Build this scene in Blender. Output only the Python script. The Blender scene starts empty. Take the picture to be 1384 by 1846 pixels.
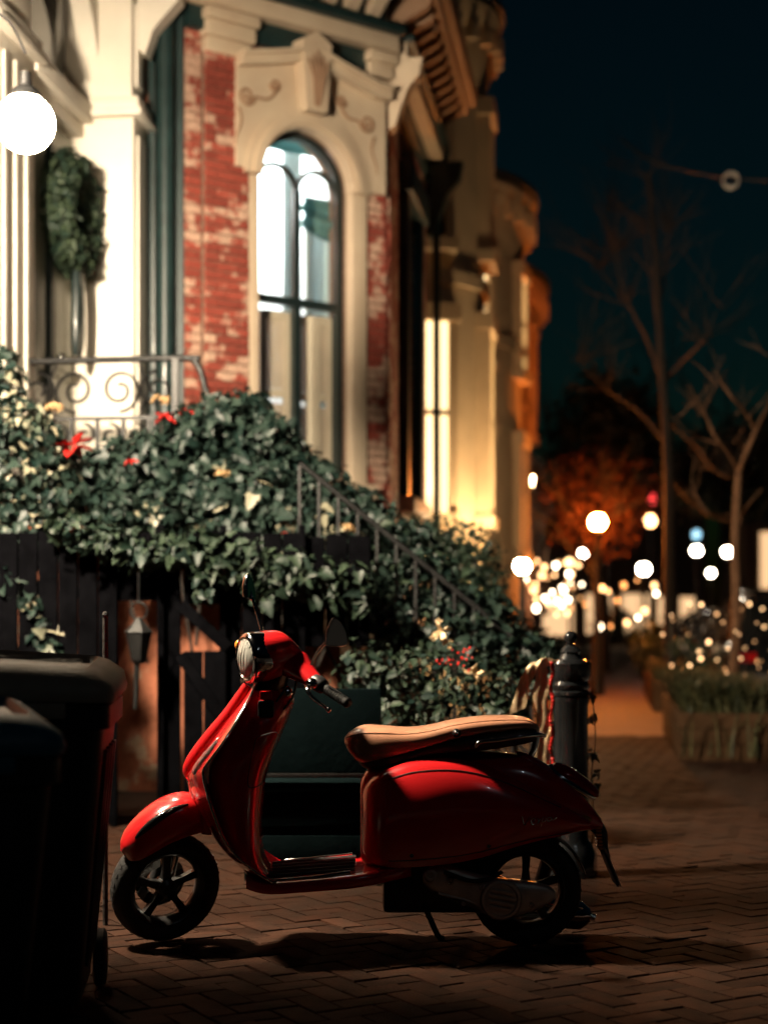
import bpy, bmesh, math, random
import numpy as np
from mathutils import Vector, Matrix, noise as mnoise

random.seed(7); rng = np.random.default_rng(11)
R = math.radians
scene = bpy.context.scene
col = scene.collection

# ------------------------------------------------------------------ camera
CAM_H = 1.2          # metres above the pavement
YAW = R(7.8)         # the street runs along +Y; the camera looks a little to the left of it
FPX, CX, HOR = 2883.0, 692.0, 1120.0     # focal length in photo pixels, principal column, horizon row
cam_d = bpy.data.cameras.new('camera'); cam = bpy.data.objects.new('camera', cam_d); col.objects.link(cam)
cam.location = (0, 0, CAM_H); cam.rotation_euler = (R(90), 0, YAW)
cam_d.sensor_fit = 'HORIZONTAL'; cam_d.sensor_width = 24; cam_d.lens = 50
cam_d.shift_y = (HOR - 923) / 1384.0
cam_d.clip_start = 0.1; cam_d.clip_end = 3000
cam_d.dof.use_dof = True; cam_d.dof.focus_distance = 5.85; cam_d.dof.aperture_fstop = 1.3
scene.camera = cam

# ------------------------------------------------------------------ night sky
world = bpy.data.worlds.new('World'); scene.world = world; world.use_nodes = True
wn = world.node_tree.nodes; wl = world.node_tree.links
bg = wn['Background']
sky = wn.new('ShaderNodeTexSky'); sky.sky_type = 'NISHITA'; sky.sun_disc = False
sky.sun_elevation = R(-4.0); sky.sun_rotation = R(10); sky.altitude = 0; sky.air_density = 1.5; sky.dust_density = 0.5; sky.ozone_density = 3
tint = wn.new('ShaderNodeMix'); tint.data_type = 'RGBA'; tint.blend_type = 'MULTIPLY'; tint.inputs[0].default_value = 1
tint.inputs[7].default_value = (0.25, 1.0, 0.62, 1)
wl.new(sky.outputs[0], tint.inputs[6]); wl.new(tint.outputs[2], bg.inputs[0]); bg.inputs[1].default_value = 0.14

# weak cool fill from behind the camera, added to lift dark details
sun_d = bpy.data.lights.new('faint_fill', 'SUN'); sun_d.energy = 0.02; sun_d.angle = R(0.5); sun_d.color = (0.8, 0.92, 1.0)
sun = bpy.data.objects.new('faint_fill', sun_d); col.objects.link(sun); sun.rotation_euler = (R(50), 0, R(35))

vs = scene.view_settings
scene.display_settings.display_device = 'sRGB'
vs.view_transform = 'Standard'; vs.look = 'None'; vs.exposure = -0.12; vs.gamma = 1.0; vs.use_curve_mapping = False
scene.render.engine = 'CYCLES'
scene.cycles.use_denoising = True
scene.cycles.sample_clamp_indirect = 4.0
scene.cycles.sample_clamp_direct = 0.0
scene.cycles.max_bounces = 6; scene.cycles.diffuse_bounces = 3; scene.cycles.glossy_bounces = 4
scene.cycles.transmission_bounces = 6; scene.cycles.transparent_max_bounces = 8
scene.cycles.caustics_reflective = False; scene.cycles.caustics_refractive = False
scene.cycles.use_light_tree = True
scene.render.film_transparent = False

# ------------------------------------------------------------------ helpers
ca, sa = math.cos(YAW), math.sin(YAW)
FWD = Vector((-sa, ca, 0)); RGT = Vector((ca, sa, 0))
def at(px, py, d):
    """world point that stands d metres in front of the camera plane at a photo pixel"""
    p = FWD * d + RGT * ((px - CX) * d / FPX)
    p.z = CAM_H + (HOR - py) * d / FPX
    return p

def V(*a): return Vector(a)
def frame(o, x, y, z=None):
    x = Vector(x).normalized(); y = Vector(y).normalized()
    z = x.cross(y) if z is None else Vector(z)
    m = Matrix((x, y, z)).transposed().to_4x4(); m.translation = o; return m
def T(x=0, y=0, z=0): return Matrix.Translation((x, y, z))
def Rz(a): return Matrix.Rotation(a, 4, 'Z')
def Ry(a): return Matrix.Rotation(a, 4, 'Y')
def Rx(a): return Matrix.Rotation(a, 4, 'X')
def align_z(d):
    return Vector(d).to_track_quat('Z', 'Y').to_matrix().to_4x4()

def interp(keys, n):
    """Catmull-Rom through rows of numbers, resampled to n rows"""
    k = np.array(keys, float); m = len(k)
    out = []
    for i in range(n):
        t = i / (n - 1) * (m - 1); a = min(int(t), m - 2); f = t - a
        p0 = k[max(a - 1, 0)]; p1 = k[a]; p2 = k[a + 1]; p3 = k[min(a + 2, m - 1)]
        out.append(0.5 * (2 * p1 + (p2 - p0) * f + (2 * p0 - 5 * p1 + 4 * p2 - p3) * f * f + (3 * p1 - p0 - 3 * p2 + p3) * f ** 3))
    return np.array(out)

class MB:
    def __init__(s): s.v = []; s.f = []
    def add(s, vs, fs, m=None):
        b = len(s.v)
        for p in vs:
            p = Vector(p); s.v.append(tuple(m @ p) if m is not None else tuple(p))
        for f in fs: s.f.append(tuple(i + b for i in f))
        return s
    def box(s, x0, x1, y0, y1, z0, z1, m=None, ch=0.0):
        if ch <= 0:
            vs = [(x, y, z) for z in (z0, z1) for y in (y0, y1) for x in (x0, x1)]
            fs = [(0, 2, 3, 1), (4, 5, 7, 6), (0, 1, 5, 4), (2, 6, 7, 3), (0, 4, 6, 2), (1, 3, 7, 5)]
            return s.add(vs, fs, m)
        bm = bmesh.new(); bmesh.ops.create_cube(bm, size=1)
        for v in bm.verts:
            v.co = Vector((x0 + (v.co.x + .5) * (x1 - x0), y0 + (v.co.y + .5) * (y1 - y0), z0 + (v.co.z + .5) * (z1 - z0)))
        bmesh.ops.bevel(bm, geom=bm.edges[:], offset=ch, segments=2, profile=0.6, affect='EDGES')
        bm.verts.index_update()
        vs = [v.co.copy() for v in bm.verts]; fs = [[v.index for v in f.verts] for f in bm.faces]; bm.free()
        return s.add(vs, fs, m)
    def tube(s, pts, rad, seg=8, m=None, cap=True):
        pts = [Vector(p) for p in pts]; n = len(pts)
        rad = [rad] * n if isinstance(rad, (int, float)) else list(rad)
        vs = []; fs = []
        up = Vector((0, 0, 1)); prev = None
        for i, p in enumerate(pts):
            d = (pts[min(i + 1, n - 1)] - pts[max(i - 1, 0)])
            if d.length < 1e-9: d = Vector((0, 0, 1))
            d.normalize()
            if prev is None:
                a = d.cross(up if abs(d.z) < 0.95 else Vector((1, 0, 0))).normalized()
            else:
                a = (prev - d * prev.dot(d))
                a = a.normalized() if a.length > 1e-6 else d.orthogonal().normalized()
            prev = a; b = d.cross(a)
            for k in range(seg):
                t = 2 * math.pi * k / seg
                vs.append(p + (a * math.cos(t) + b * math.sin(t)) * rad[i])
        for i in range(n - 1):
            for k in range(seg):
                k2 = (k + 1) % seg
                fs.append((i * seg + k, i * seg + k2, (i + 1) * seg + k2, (i + 1) * seg + k))
        if cap:
            fs.append(tuple(range(seg))[::-1]); fs.append(tuple((n - 1) * seg + k for k in range(seg)))
        return s.add(vs, fs, m)
    def lathe(s, prof, seg=24, m=None, a0=0, a1=2 * math.pi):
        full = abs(a1 - a0 - 2 * math.pi) < 1e-6; cnt = seg if full else seg + 1
        vs = []; fs = []
        for r, z in prof:
            for k in range(cnt):
                t = a0 + (a1 - a0) * k / seg
                vs.append((r * math.cos(t), r * math.sin(t), z))
        for i in range(len(prof) - 1):
            for k in range(seg):
                k2 = (k + 1) % cnt
                fs.append((i * cnt + k, i * cnt + k2, (i + 1) * cnt + k2, (i + 1) * cnt + k))
        return s.add(vs, fs, m)
    def loft(s, rings, cap=True, closed=True, m=None):
        n = len(rings[0]); vs = [p for r in rings for p in r]; fs = []
        for i in range(len(rings) - 1):
            for k in range(n if closed else n - 1):
                k2 = (k + 1) % n
                fs.append((i * n + k, i * n + k2, (i + 1) * n + k2, (i + 1) * n + k))
        if cap and closed:
            fs.append(tuple(range(n))[::-1]); fs.append(tuple((len(rings) - 1) * n + k for k in range(n)))
        return s.add(vs, fs, m)
    def prism(s, poly, z0, z1, m=None):
        n = len(poly)
        vs = [(x, y, z0) for x, y in poly] + [(x, y, z1) for x, y in poly]
        fs = [tuple(range(n))[::-1], tuple(range(n, 2 * n))]
        for k in range(n):
            k2 = (k + 1) % n; fs.append((k, k2, n + k2, n + k))
        return s.add(vs, fs, m)
    def strip(s, outer, inner, z0, z1, m=None):
        """solid band between two open polylines of equal length (xy), thickness z0..z1"""
        n = len(outer); vs = []
        for z in (z0, z1):
            vs += [(x, y, z) for x, y in outer] + [(x, y, z) for x, y in inner]
        fs = []
        for k in range(n - 1):
            fs.append((k, k + 1, n + k + 1, n + k))
            fs.append((2 * n + k, 3 * n + k, 3 * n + k + 1, 2 * n + k + 1))
            fs.append((k, 2 * n + k, 2 * n + k + 1, k + 1))
            fs.append((n + k, n + k + 1, 3 * n + k + 1, 3 * n + k))
        fs.append((0, n, 3 * n, 2 * n)); fs.append((n - 1, 3 * n - 1, 4 * n - 1, 2 * n - 1))
        return s.add(vs, fs, m)
    def sphere(s, c, r, seg=16, m=None):
        rx, ry, rz = (r, r, r) if isinstance(r, (int, float)) else r
        n = max(seg // 2, 4)
        prof = [(math.sin(math.pi * i / n), -math.cos(math.pi * i / n)) for i in range(n + 1)]
        prof[0] = (1e-4, -1); prof[-1] = (1e-4, 1)
        mm = Matrix.Translation(c) @ Matrix.Diagonal((rx, ry, rz, 1))
        return s.lathe(prof, seg, (m @ mm) if m is not None else mm)
    def xform(s, m): s.v = [tuple(m @ Vector(p)) for p in s.v]; return s
    def mesh(s, name):
        me = bpy.data.meshes.new(name); me.from_pydata(s.v, [], s.f); me.update()
        bm = bmesh.new(); bm.from_mesh(me); bmesh.ops.recalc_face_normals(bm, faces=bm.faces[:]); bm.to_mesh(me); bm.free()
        return me
    def build(s, name, mat, parent=None, smooth=35, world=False, fix=True):
        if fix: me = s.mesh(name)
        else:
            me = bpy.data.meshes.new(name); me.from_pydata(s.v, [], s.f); me.update()
        return link(name, me, mat, parent, smooth, world)

WM = {}
def link(name, me, mat, parent=None, smooth=35, world=False):
    if mat is not None and not me.materials: me.materials.append(mat)
    if smooth:
        me.shade_smooth()
        if smooth < 180: me.set_sharp_from_angle(angle=R(smooth))
    o = bpy.data.objects.new(name, me); col.objects.link(o)
    if parent is not None:
        o.parent = parent
        if world: o.matrix_parent_inverse = WM[parent.name].inverted()
    return o
def thing(name, label, cat, loc=(0, 0, 0), rotz=0, group=None):
    o = bpy.data.objects.new(name, None); col.objects.link(o); o.empty_display_size = .1
    o.location = loc; o.rotation_euler = (0, 0, rotz)
    WM[o.name] = Matrix.Translation(loc) @ Rz(rotz)
    tag(o, label, cat, group); return o
def tag(o, label=None, cat=None, group=None, kind=None):
    if label: o['label'] = label
    if cat: o['category'] = cat
    if group: o['group'] = group
    if kind: o['kind'] = kind
    return o
def struct(name, mb, mat, smooth=0):
    o = mb.build(name, mat, None, smooth); o['kind'] = 'structure'; return o
def copy_tree(o, parent=None):
    c = o.copy(); col.objects.link(c); c.parent = parent
    for ch in list(o.children): copy_tree(ch, c)
    return c

# ------------------------------------------------------------------ materials
def _mat(name):
    m = bpy.data.materials.new(name); m.use_nodes = True
    nt = m.node_tree; return m, nt, nt.nodes['Principled BSDF']
def pbr(name, c, rough=.5, metal=0., coat=0., var=.2, scale=6., bump=.0, bscale=60., spec=.5, rvar=.15, c2=None, trans=0., ior=1.45, objrand=0., sheen=0.):
    m, nt, b = _mat(name); N = nt.nodes; L = nt.links
    b.inputs['Roughness'].default_value = rough; b.inputs['Metallic'].default_value = metal
    b.inputs['Coat Weight'].default_value = coat; b.inputs['Coat Roughness'].default_value = .04
    b.inputs['Specular IOR Level'].default_value = spec
    b.inputs['Transmission Weight'].default_value = trans; b.inputs['IOR'].default_value = ior
    b.inputs['Sheen Weight'].default_value = sheen
    tc = N.new('ShaderNodeTexCoord')
    nz = N.new('ShaderNodeTexNoise'); nz.inputs['Scale'].default_value = scale; nz.inputs['Detail'].default_value = 6; nz.inputs['Roughness'].default_value = .6
    L.new(tc.outputs['Object'], nz.inputs['Vector'])
    cr = N.new('ShaderNodeValToRGB'); cr.color_ramp.elements[0].position = .3; cr.color_ramp.elements[1].position = .7
    lo = [max(0, x * (1 - var)) for x in c]; hi = [min(1, x * (1 + var)) for x in c] if c2 is None else c2
    if c2 is not None: lo = c
    cr.color_ramp.elements[0].color = (*lo, 1); cr.color_ramp.elements[1].color = (*hi, 1)
    L.new(nz.outputs['Fac'], cr.inputs['Fac'])
    cout = cr.outputs['Color']
    if objrand > 0:
        oi = N.new('ShaderNodeObjectInfo'); hs = N.new('ShaderNodeHueSaturation')
        mr = N.new('ShaderNodeMapRange'); mr.inputs['To Min'].default_value = 1 - objrand; mr.inputs['To Max'].default_value = 1 + objrand
        L.new(oi.outputs['Random'], mr.inputs['Value']); L.new(mr.outputs[0], hs.inputs['Value']); L.new(cout, hs.inputs['Color']); cout = hs.outputs['Color']
    L.new(cout, b.inputs['Base Color'])
    if rvar > 0:
        mr = N.new('ShaderNodeMapRange'); mr.inputs['To Min'].default_value = max(0.02, rough * (1 - rvar)); mr.inputs['To Max'].default_value = min(1, rough * (1 + rvar))
        n2 = N.new('ShaderNodeTexNoise'); n2.inputs['Scale'].default_value = scale * 2.3; n2.inputs['Detail'].default_value = 4
        L.new(tc.outputs['Object'], n2.inputs['Vector']); L.new(n2.outputs['Fac'], mr.inputs['Value']); L.new(mr.outputs[0], b.inputs['Roughness'])
    if bump > 0:
        n3 = N.new('ShaderNodeTexNoise'); n3.inputs['Scale'].default_value = bscale; n3.inputs['Detail'].default_value = 5
        bp = N.new('ShaderNodeBump'); bp.inputs['Strength'].default_value = bump; bp.inputs['Distance'].default_value = .01
        L.new(tc.outputs['Object'], n3.inputs['Vector']); L.new(n3.outputs['Fac'], bp.inputs['Height']); L.new(bp.outputs[0], b.inputs['Normal'])
    return m
def emit(name, c, s, sampled=True):
    m = bpy.data.materials.new(name); m.use_nodes = True; nt = m.node_tree
    b = nt.nodes['Principled BSDF']; b.inputs['Base Color'].default_value = (.8, .8, .8, 1)
    b.inputs['Emission Color'].default_value = (*c, 1); b.inputs['Emission Strength'].default_value = s
    m.cycles.emission_sampling = 'FRONT_BACK' if sampled else 'NONE'
    return m
def worn(name, base, paint, cover=.5, scale=2.5, rough=.85, bump=.4, objrand=.25):
    """masonry with flaking paint: patches with a shape of their own"""
    m, nt, b = _mat(name); N = nt.nodes; L = nt.links
    b.inputs['Roughness'].default_value = rough
    tc = N.new('ShaderNodeNewGeometry')
    n1 = N.new('ShaderNodeTexNoise'); n1.inputs['Scale'].default_value = scale; n1.inputs['Detail'].default_value = 9; n1.inputs['Roughness'].default_value = .68
    n2 = N.new('ShaderNodeTexNoise'); n2.inputs['Scale'].default_value = 30; n2.inputs['Detail'].default_value = 4
    L.new(tc.outputs['Position'], n1.inputs['Vector']); L.new(tc.outputs['Position'], n2.inputs['Vector'])
    r1 = N.new('ShaderNodeValToRGB'); r1.color_ramp.elements[0].position = 1 - cover - .03; r1.color_ramp.elements[1].position = 1 - cover + .03
    oi = N.new('ShaderNodeObjectInfo'); ad = N.new('ShaderNodeMath'); ad.operation = 'MULTIPLY_ADD'; ad.inputs[1].default_value = .14; L.new(oi.outputs['Random'], ad.inputs[0]); L.new(n1.outputs['Fac'], ad.inputs[2])
    su = N.new('ShaderNodeMath'); su.operation = 'SUBTRACT'; su.inputs[1].default_value = .07; L.new(ad.outputs[0], su.inputs[0]); L.new(su.outputs[0], r1.inputs['Fac'])
    hs = N.new('ShaderNodeHueSaturation'); mr = N.new('ShaderNodeMapRange')
    mr.inputs['To Min'].default_value = 1 - objrand; mr.inputs['To Max'].default_value = 1 + objrand
    L.new(oi.outputs['Random'], mr.inputs['Value']); L.new(mr.outputs[0], hs.inputs['Value']); hs.inputs['Color'].default_value = (*base, 1)
    m1 = N.new('ShaderNodeMix'); m1.data_type = 'RGBA'; L.new(r1.outputs['Color'], m1.inputs[0]); L.new(hs.outputs['Color'], m1.inputs[6]); m1.inputs[7].default_value = (*paint, 1)
    m2 = N.new('ShaderNodeMix'); m2.data_type = 'RGBA'; m2.blend_type = 'MULTIPLY'; m2.inputs[0].default_value = .6
    r2 = N.new('ShaderNodeValToRGB'); r2.color_ramp.elements[0].position = .25; r2.color_ramp.elements[0].color = (.45, .42, .4, 1); r2.color_ramp.elements[1].position = .6
    L.new(n2.outputs['Fac'], r2.inputs['Fac']); L.new(m1.outputs[2], m2.inputs[6]); L.new(r2.outputs['Color'], m2.inputs[7]); L.new(m2.outputs[2], b.inputs['Base Color'])
    bp = N.new('ShaderNodeBump'); bp.inputs['Strength'].default_value = bump; bp.inputs['Distance'].default_value = .006
    L.new(n2.outputs['Fac'], bp.inputs['Height']); L.new(bp.outputs[0], b.inputs['Normal'])
    return m
def leafmat(name, c, c2, rough=.4, spec=.5):
    m, nt, b = _mat(name); N = nt.nodes; L = nt.links
    b.inputs['Roughness'].default_value = rough; b.inputs['Specular IOR Level'].default_value = spec
    g = N.new('ShaderNodeNewGeometry'); cr = N.new('ShaderNodeValToRGB')
    cr.color_ramp.elements[0].color = (*c, 1); cr.color_ramp.elements[1].color = (*c2, 1)
    L.new(g.outputs['Random Per Island'], cr.inputs['Fac']); L.new(cr.outputs['Color'], b.inputs['Base Color'])
    return m

M = {}
M['red'] = pbr('scooter red paint', (.60, .014, .017), .22, 0, .9, .05, 3, spec=.5)
M['chrome'] = pbr('chrome', (.75, .75, .73), .08, 1, 0, .05, 20)
M['alu'] = pbr('cast aluminium', (.50, .46, .40), .45, .55, 0, .2, 18, .15, 120)
M['blackplastic'] = pbr('black plastic', (.018, .018, .019), .45, 0, 0, .3, 10, .1, 150)
M['blackgloss'] = pbr('black gloss enamel', (.012, .013, .014), .18, 0, .6, .3, 10, .12, 40)
M['rubber'] = pbr('tyre rubber', (.018, .018, .018), .75, 0, 0, .3, 20, .2, 90)
M['seat'] = pbr('tan seat leather', (.46, .22, .13), .30, 0, .3, .12, 14, .04, 220, spec=.55)
M['seatshade'] = pbr('brown seat shade', (.045, .03, .024), .45, 0, 0, .2, 14, .15, 220)
M['glass_clear'] = pbr('clear lens glass', (.9, .92, .9), .05, 0, .5, .02, 4, trans=.85)
M['lens_red'] = pbr('red tail lens', (.5, .012, .014), .08, 0, .9, .1, 8, trans=.15)
M['lens_amber'] = pbr('amber lens', (.8, .28, .04), .12, 0, .7, .1, 8, trans=.25)
M['reflector'] = pbr('lamp reflector', (.75, .75, .70), .42, .45, 0, .05, 10)
M['rimdark'] = pbr('dark wheel paint', (.02, .02, .02), .35, .3, .2, .2, 18)
M['mirror'] = pbr('mirror glass', (.8, .82, .82), .03, 1, 0, .02, 4)
M['plate'] = pbr('licence plate', (.55, .55, .5), .4, .2, 0, .1, 10)
M['paver'] = pbr('brick paver', (.036, .0145, .008), .85, spec=.14, ior=1.25, metal=0, coat=0, var=.3, scale=5, bump=.45, bscale=70, objrand=.35, c2=(.020, .0125, .0088))
M['joint'] = pbr('sandy joint', (.004, .0032, .0026), .95, 0, 0, .3, 14, .5, 90)
M['asphalt'] = pbr('asphalt', (.03, .03, .031), .85, 0, 0, .3, 9, .5, 140)
M['earth'] = pbr('garden soil', (.03, .022, .016), .95, 0, 0, .3, 7, .6, 60)
M['granite'] = pbr('granite kerb', (.22, .21, .2), .8, 0, 0, .25, 25, .3, 90)
M['brick'] = worn('flaking red brick', (.30, .055, .034), (.56, .36, .26), .46, 3.4)
M['brickdark'] = worn('stoop brick', (.30, .10, .05), (.38, .27, .18), .42, 3.1)
M['mortar'] = pbr('mortar', (.20, .12, .085), .95, 0, 0, .3, 20, .4, 120)
M['cream'] = pbr('cream painted stone', (.58, .47, .34), .6, 0, 0, .10, 3, .2, 40, c2=(.50, .38, .27))
M['white'] = pbr('white painted wood', (.76, .70, .60), .45, 0, 0, .06, 3, .1, 30)
M['greendark'] = pbr('dark green painted metal', (.012, .028, .028), .4, 0, .1, .3, 8, .12, 50)
M['sash'] = pbr('dark sash paint', (.010, .018, .018), .35, 0, .2, .2, 8)
M['doorgreen'] = pbr('grey green door paint', (.17, .17, .13), .4, 0, .1, .12, 4)
M['iron'] = pbr('wrought iron', (.013, .013, .013), .42, .3, 0, .35, 14, .3, 60)
def thin_glass(name):
    m = bpy.data.materials.new(name); m.use_nodes = True; nt = m.node_tree; N = nt.nodes; L = nt.links
    N.remove(N['Principled BSDF']); out = N['Material Output']
    tr = N.new('ShaderNodeBsdfTransparent'); tr.inputs[0].default_value = (.93, .97, .96, 1)
    gl = N.new('ShaderNodeBsdfGlossy'); gl.inputs['Roughness'].default_value = .03
    mx = N.new('ShaderNodeMixShader'); mx.inputs[0].default_value = .045; L.new(tr.outputs[0], mx.inputs[1]); L.new(gl.outputs[0], mx.inputs[2]); L.new(mx.outputs[0], out.inputs[0])
    return m
def cloth(name, c, tl=.5):
    m = bpy.data.materials.new(name); m.use_nodes = True; nt = m.node_tree; N = nt.nodes; L = nt.links
    b = N['Principled BSDF']; b.inputs['Base Color'].default_value = (*c, 1); b.inputs['Roughness'].default_value = .9; out = N['Material Output']
    tr = N.new('ShaderNodeBsdfTranslucent'); tr.inputs[0].default_value = (*c, 1)
    tc = N.new('ShaderNodeTexCoord'); wv = N.new('ShaderNodeTexNoise'); wv.inputs['Scale'].default_value = 120; bp = N.new('ShaderNodeBump'); bp.inputs['Strength'].default_value = .2; bp.inputs['Distance'].default_value = .004
    L.new(tc.outputs['Object'], wv.inputs['Vector']); L.new(wv.outputs['Fac'], bp.inputs['Height']); L.new(bp.outputs[0], b.inputs['Normal'])
    mx = N.new('ShaderNodeMixShader'); mx.inputs[0].default_value = tl; L.new(b.outputs[0], mx.inputs[1]); L.new(tr.outputs[0], mx.inputs[2]); L.new(mx.outputs[0], out.inputs[0])
    return m
M['pane'] = thin_glass('window glass')
M['roomwall'] = pbr('room plaster', (.80, .80, .79), .9, 0, 0, .04, 2)
M['shutter'] = pbr('tan shutter paint', (.62, .46, .36), .55, 0, 0, .08, 5)
M['curtain'] = cloth('pale curtain cloth', (.74, .80, .80), .6)
M['swag'] = cloth('grey green swag cloth', (.22, .36, .36), .5)
M['stucco'] = pbr('ochre painted wall', (.58, .45, .29), .8, 0, 0, .14, 1.3, .25, 30)
M['stucco2'] = pbr('tan painted wall', (.50, .38, .25), .8, 0, 0, .14, 1.1, .25, 30)
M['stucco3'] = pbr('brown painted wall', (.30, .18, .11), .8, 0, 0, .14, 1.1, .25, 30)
M['slate'] = pbr('dark slate', (.03, .032, .035), .6, 0, 0, .3, 5, .3, 30)
M['bark'] = pbr('pale bark', (.12, .062, .034), .95, 0, 0, .3, 12, .6, 40, spec=.1, ior=1.2)
M['barkdark'] = pbr('dark bark', (.022, .017, .014), .92, 0, 0, .3, 10, .6, 40)
M['headglass'] = pbr('ribbed headlight glass', (.42, .42, .38), .14, 0, .9, .12, 30)
M['wood'] = pbr('weathered board', (.05, .027, .014), .85, 0, 0, .3, 6, .35, 40, spec=.08, ior=1.15)
M['binblack'] = pbr('black bin plastic', (.015, .015, .015), .48, 0, 0, .3, 6, .2, 120)
M['binlid'] = pbr('tan lit bin lid', (.38, .28, .20), .5, 0, 0, .22, 4, .25, 60)  # lamplight on the lid is put into its tan colour
M['binblue'] = pbr('blue bin plastic', (.03, .12, .18), .42, 0, 0, .25, 5, .2, 90)
M['ribbon'] = pbr('gold mesh ribbon', (.62, .42, .22), .35, .55, 0, .35, 40, .4, 180, c2=(.75, .58, .36))
M['bead'] = pbr('red beads', (.5, .02, .015), .2, 0, .6, .1, 10)
M['petal'] = pbr('red petals', (.50, .018, .014), .55, 0, 0, .25, 12)
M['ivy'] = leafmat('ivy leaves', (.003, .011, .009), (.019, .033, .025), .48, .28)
M['ivyglint'] = leafmat('ivy highlight leaves', (.05, .068, .05), (.26, .23, .155), .46, .4)  # pale tones stand for highlights on the ivy
M['box'] = leafmat('box leaves', (.006, .015, .010), (.024, .038, .022), .5, .25)
M['grass'] = leafmat('long grass', (.016, .024, .010), (.07, .062, .024), .6, .3)
M['treeleaf'] = leafmat('dark oak leaves', (.020, .026, .016), (.05, .05, .028), .6, .3)
M['haloleaf'] = leafmat('rust halo leaves', (.022, .008, .004), (.055, .018, .007), .7, .1)
M['wreath'] = leafmat('wreath fir', (.008, .020, .014), (.03, .045, .024), .6, .25)
M['carpaint'] = pbr('dark car paint', (.010, .012, .014), .16, .2, 1, .2, 6)
M['carglass'] = pbr('dark car glass', (.01, .012, .013), .04, 0, .6, .1, 4, spec=.8)
M['dryflower'] = leafmat('dried flower heads', (.30, .18, .08), (.45, .30, .15), .8, .2)

# lamps and lit windows
E_GLOBE = emit('globe glow', (1.0, .80, .55), 120)
E_KEY = emit('street globe glow', (1.0, .82, .60), 5400)
E_ORANGE = emit('sodium glow', (1.0, .25, .035), 2000)
E_WHITE = emit('white lamp glow', (1.0, .84, .64), 45, False)
E_PORCH = emit('porch lamp glow', (1.0, .66, .34), 1500)
E_FAIRY = [emit('fairy bulb glow', (1.0, .56, .24), 6, False), emit('dim fairy bulb glow', (1.0, .46, .16), 2, False), emit('bright fairy bulb glow', (1.0, .76, .5), 16, False)]
E_WIN = emit('lit window warm', (1.0, .70, .34), 2.6)
E_WINW = emit('lit window white', (1.0, .80, .58), 1.6, False)
E_ROOM = emit('room lamp glow', (.88, .98, 1.0), 800)
E_TEAL = emit('lit window teal', (.16, .42, .46), .35)
E_RED = emit('red signal glow', (1.0, .04, .05), 6, False)
E_BLUE = emit('blue sign glow', (.3, .62, .8), 2.2, False)
# ================================================================== ground
struct('ground', MB().box(-400, 400, -200, 900, -.5, -.14), M['earth'])
struct('road', MB().box(1.62, 9.5, -30, 400, -.30, -.12), M['asphalt'])
kerb = struct('kerb', MB().box(1.44, 1.60, -30, 200, -.30, -.002, ch=.02), M['granite'])
pav = struct('pavement', MB().box(-5.2, 1.438, -6, 200, -.3, -.012), M['joint'])
# brick pavers in herringbone: the nearest ones singly, the field beyond joined
PL, PW, PJ = .206, .103, .007
def paver_mesh(l, w):
    return MB().box(-l / 2 + PJ / 2, l / 2 - PJ / 2, -w / 2 + PJ / 2, w / 2 - PJ / 2, -.014, .0, ch=.004)
pm = paver_mesh(PL, PW).mesh('paver'); pm.materials.append(M['paver'])
c45, s45 = math.cos(R(38)), math.sin(R(38))
cells = []
for x in range(-130, 130):
    for y in range(-130, 190):
        c = (x - y) % 4
        if c == 0: p = ((x + 1) * PW, (y + .5) * PW, 0)
        elif c == 3: p = ((x + .5) * PW, (y + 1) * PW, 1)
        else: continue
        X = p[0] * c45 - p[1] * s45 - 1.0; Y = p[0] * s45 + p[1] * c45 + 8
        if not (-5.0 < X < 1.38 and 3.6 < Y < 17): continue
        d = -sa * X + ca * Y; lat = ca * X + sa * Y
        if d < 3.8 or abs(lat / d) > .30: continue
        cells.append((X, Y, p[2], d, lat))
def seen_rank(c):       # pavers in the open strip round the scooter show largest
    X, Y, k, d, lat = c
    inside = abs(lat / d) < .245 and d < 7.0
    return (0 if inside else 1, d)
cells.sort(key=seen_rank)
field = MB(); box_v = [v.co.copy() for v in pm.vertices]; box_f = [tuple(p.vertices) for p in pm.polygons]
simple = paver_mesh(PL, PW); sb = MB().box(-PL / 2 + PJ / 2, PL / 2 - PJ / 2, -PW / 2 + PJ / 2, PW / 2 - PJ / 2, -.014, 0)
for i, (X, Y, k, d, lat) in enumerate(cells):
    m = T(X, Y, random.uniform(-.0025, .0025)) @ Rz(R(38) + (math.pi / 2 if k else 0) + random.gauss(0, .008)) @ Rx(random.gauss(0, .010)) @ Ry(random.gauss(0, .006))
    if i < 300:
        o = bpy.data.objects.new('paver', pm); col.objects.link(o); o.parent = pav; o.matrix_basis = m
    else:
        field.add(sb.v, sb.f, m)
o = field.build('paver_field', M['paver'], pav, 0, fix=False); o['kind'] = 'stuff'
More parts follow.
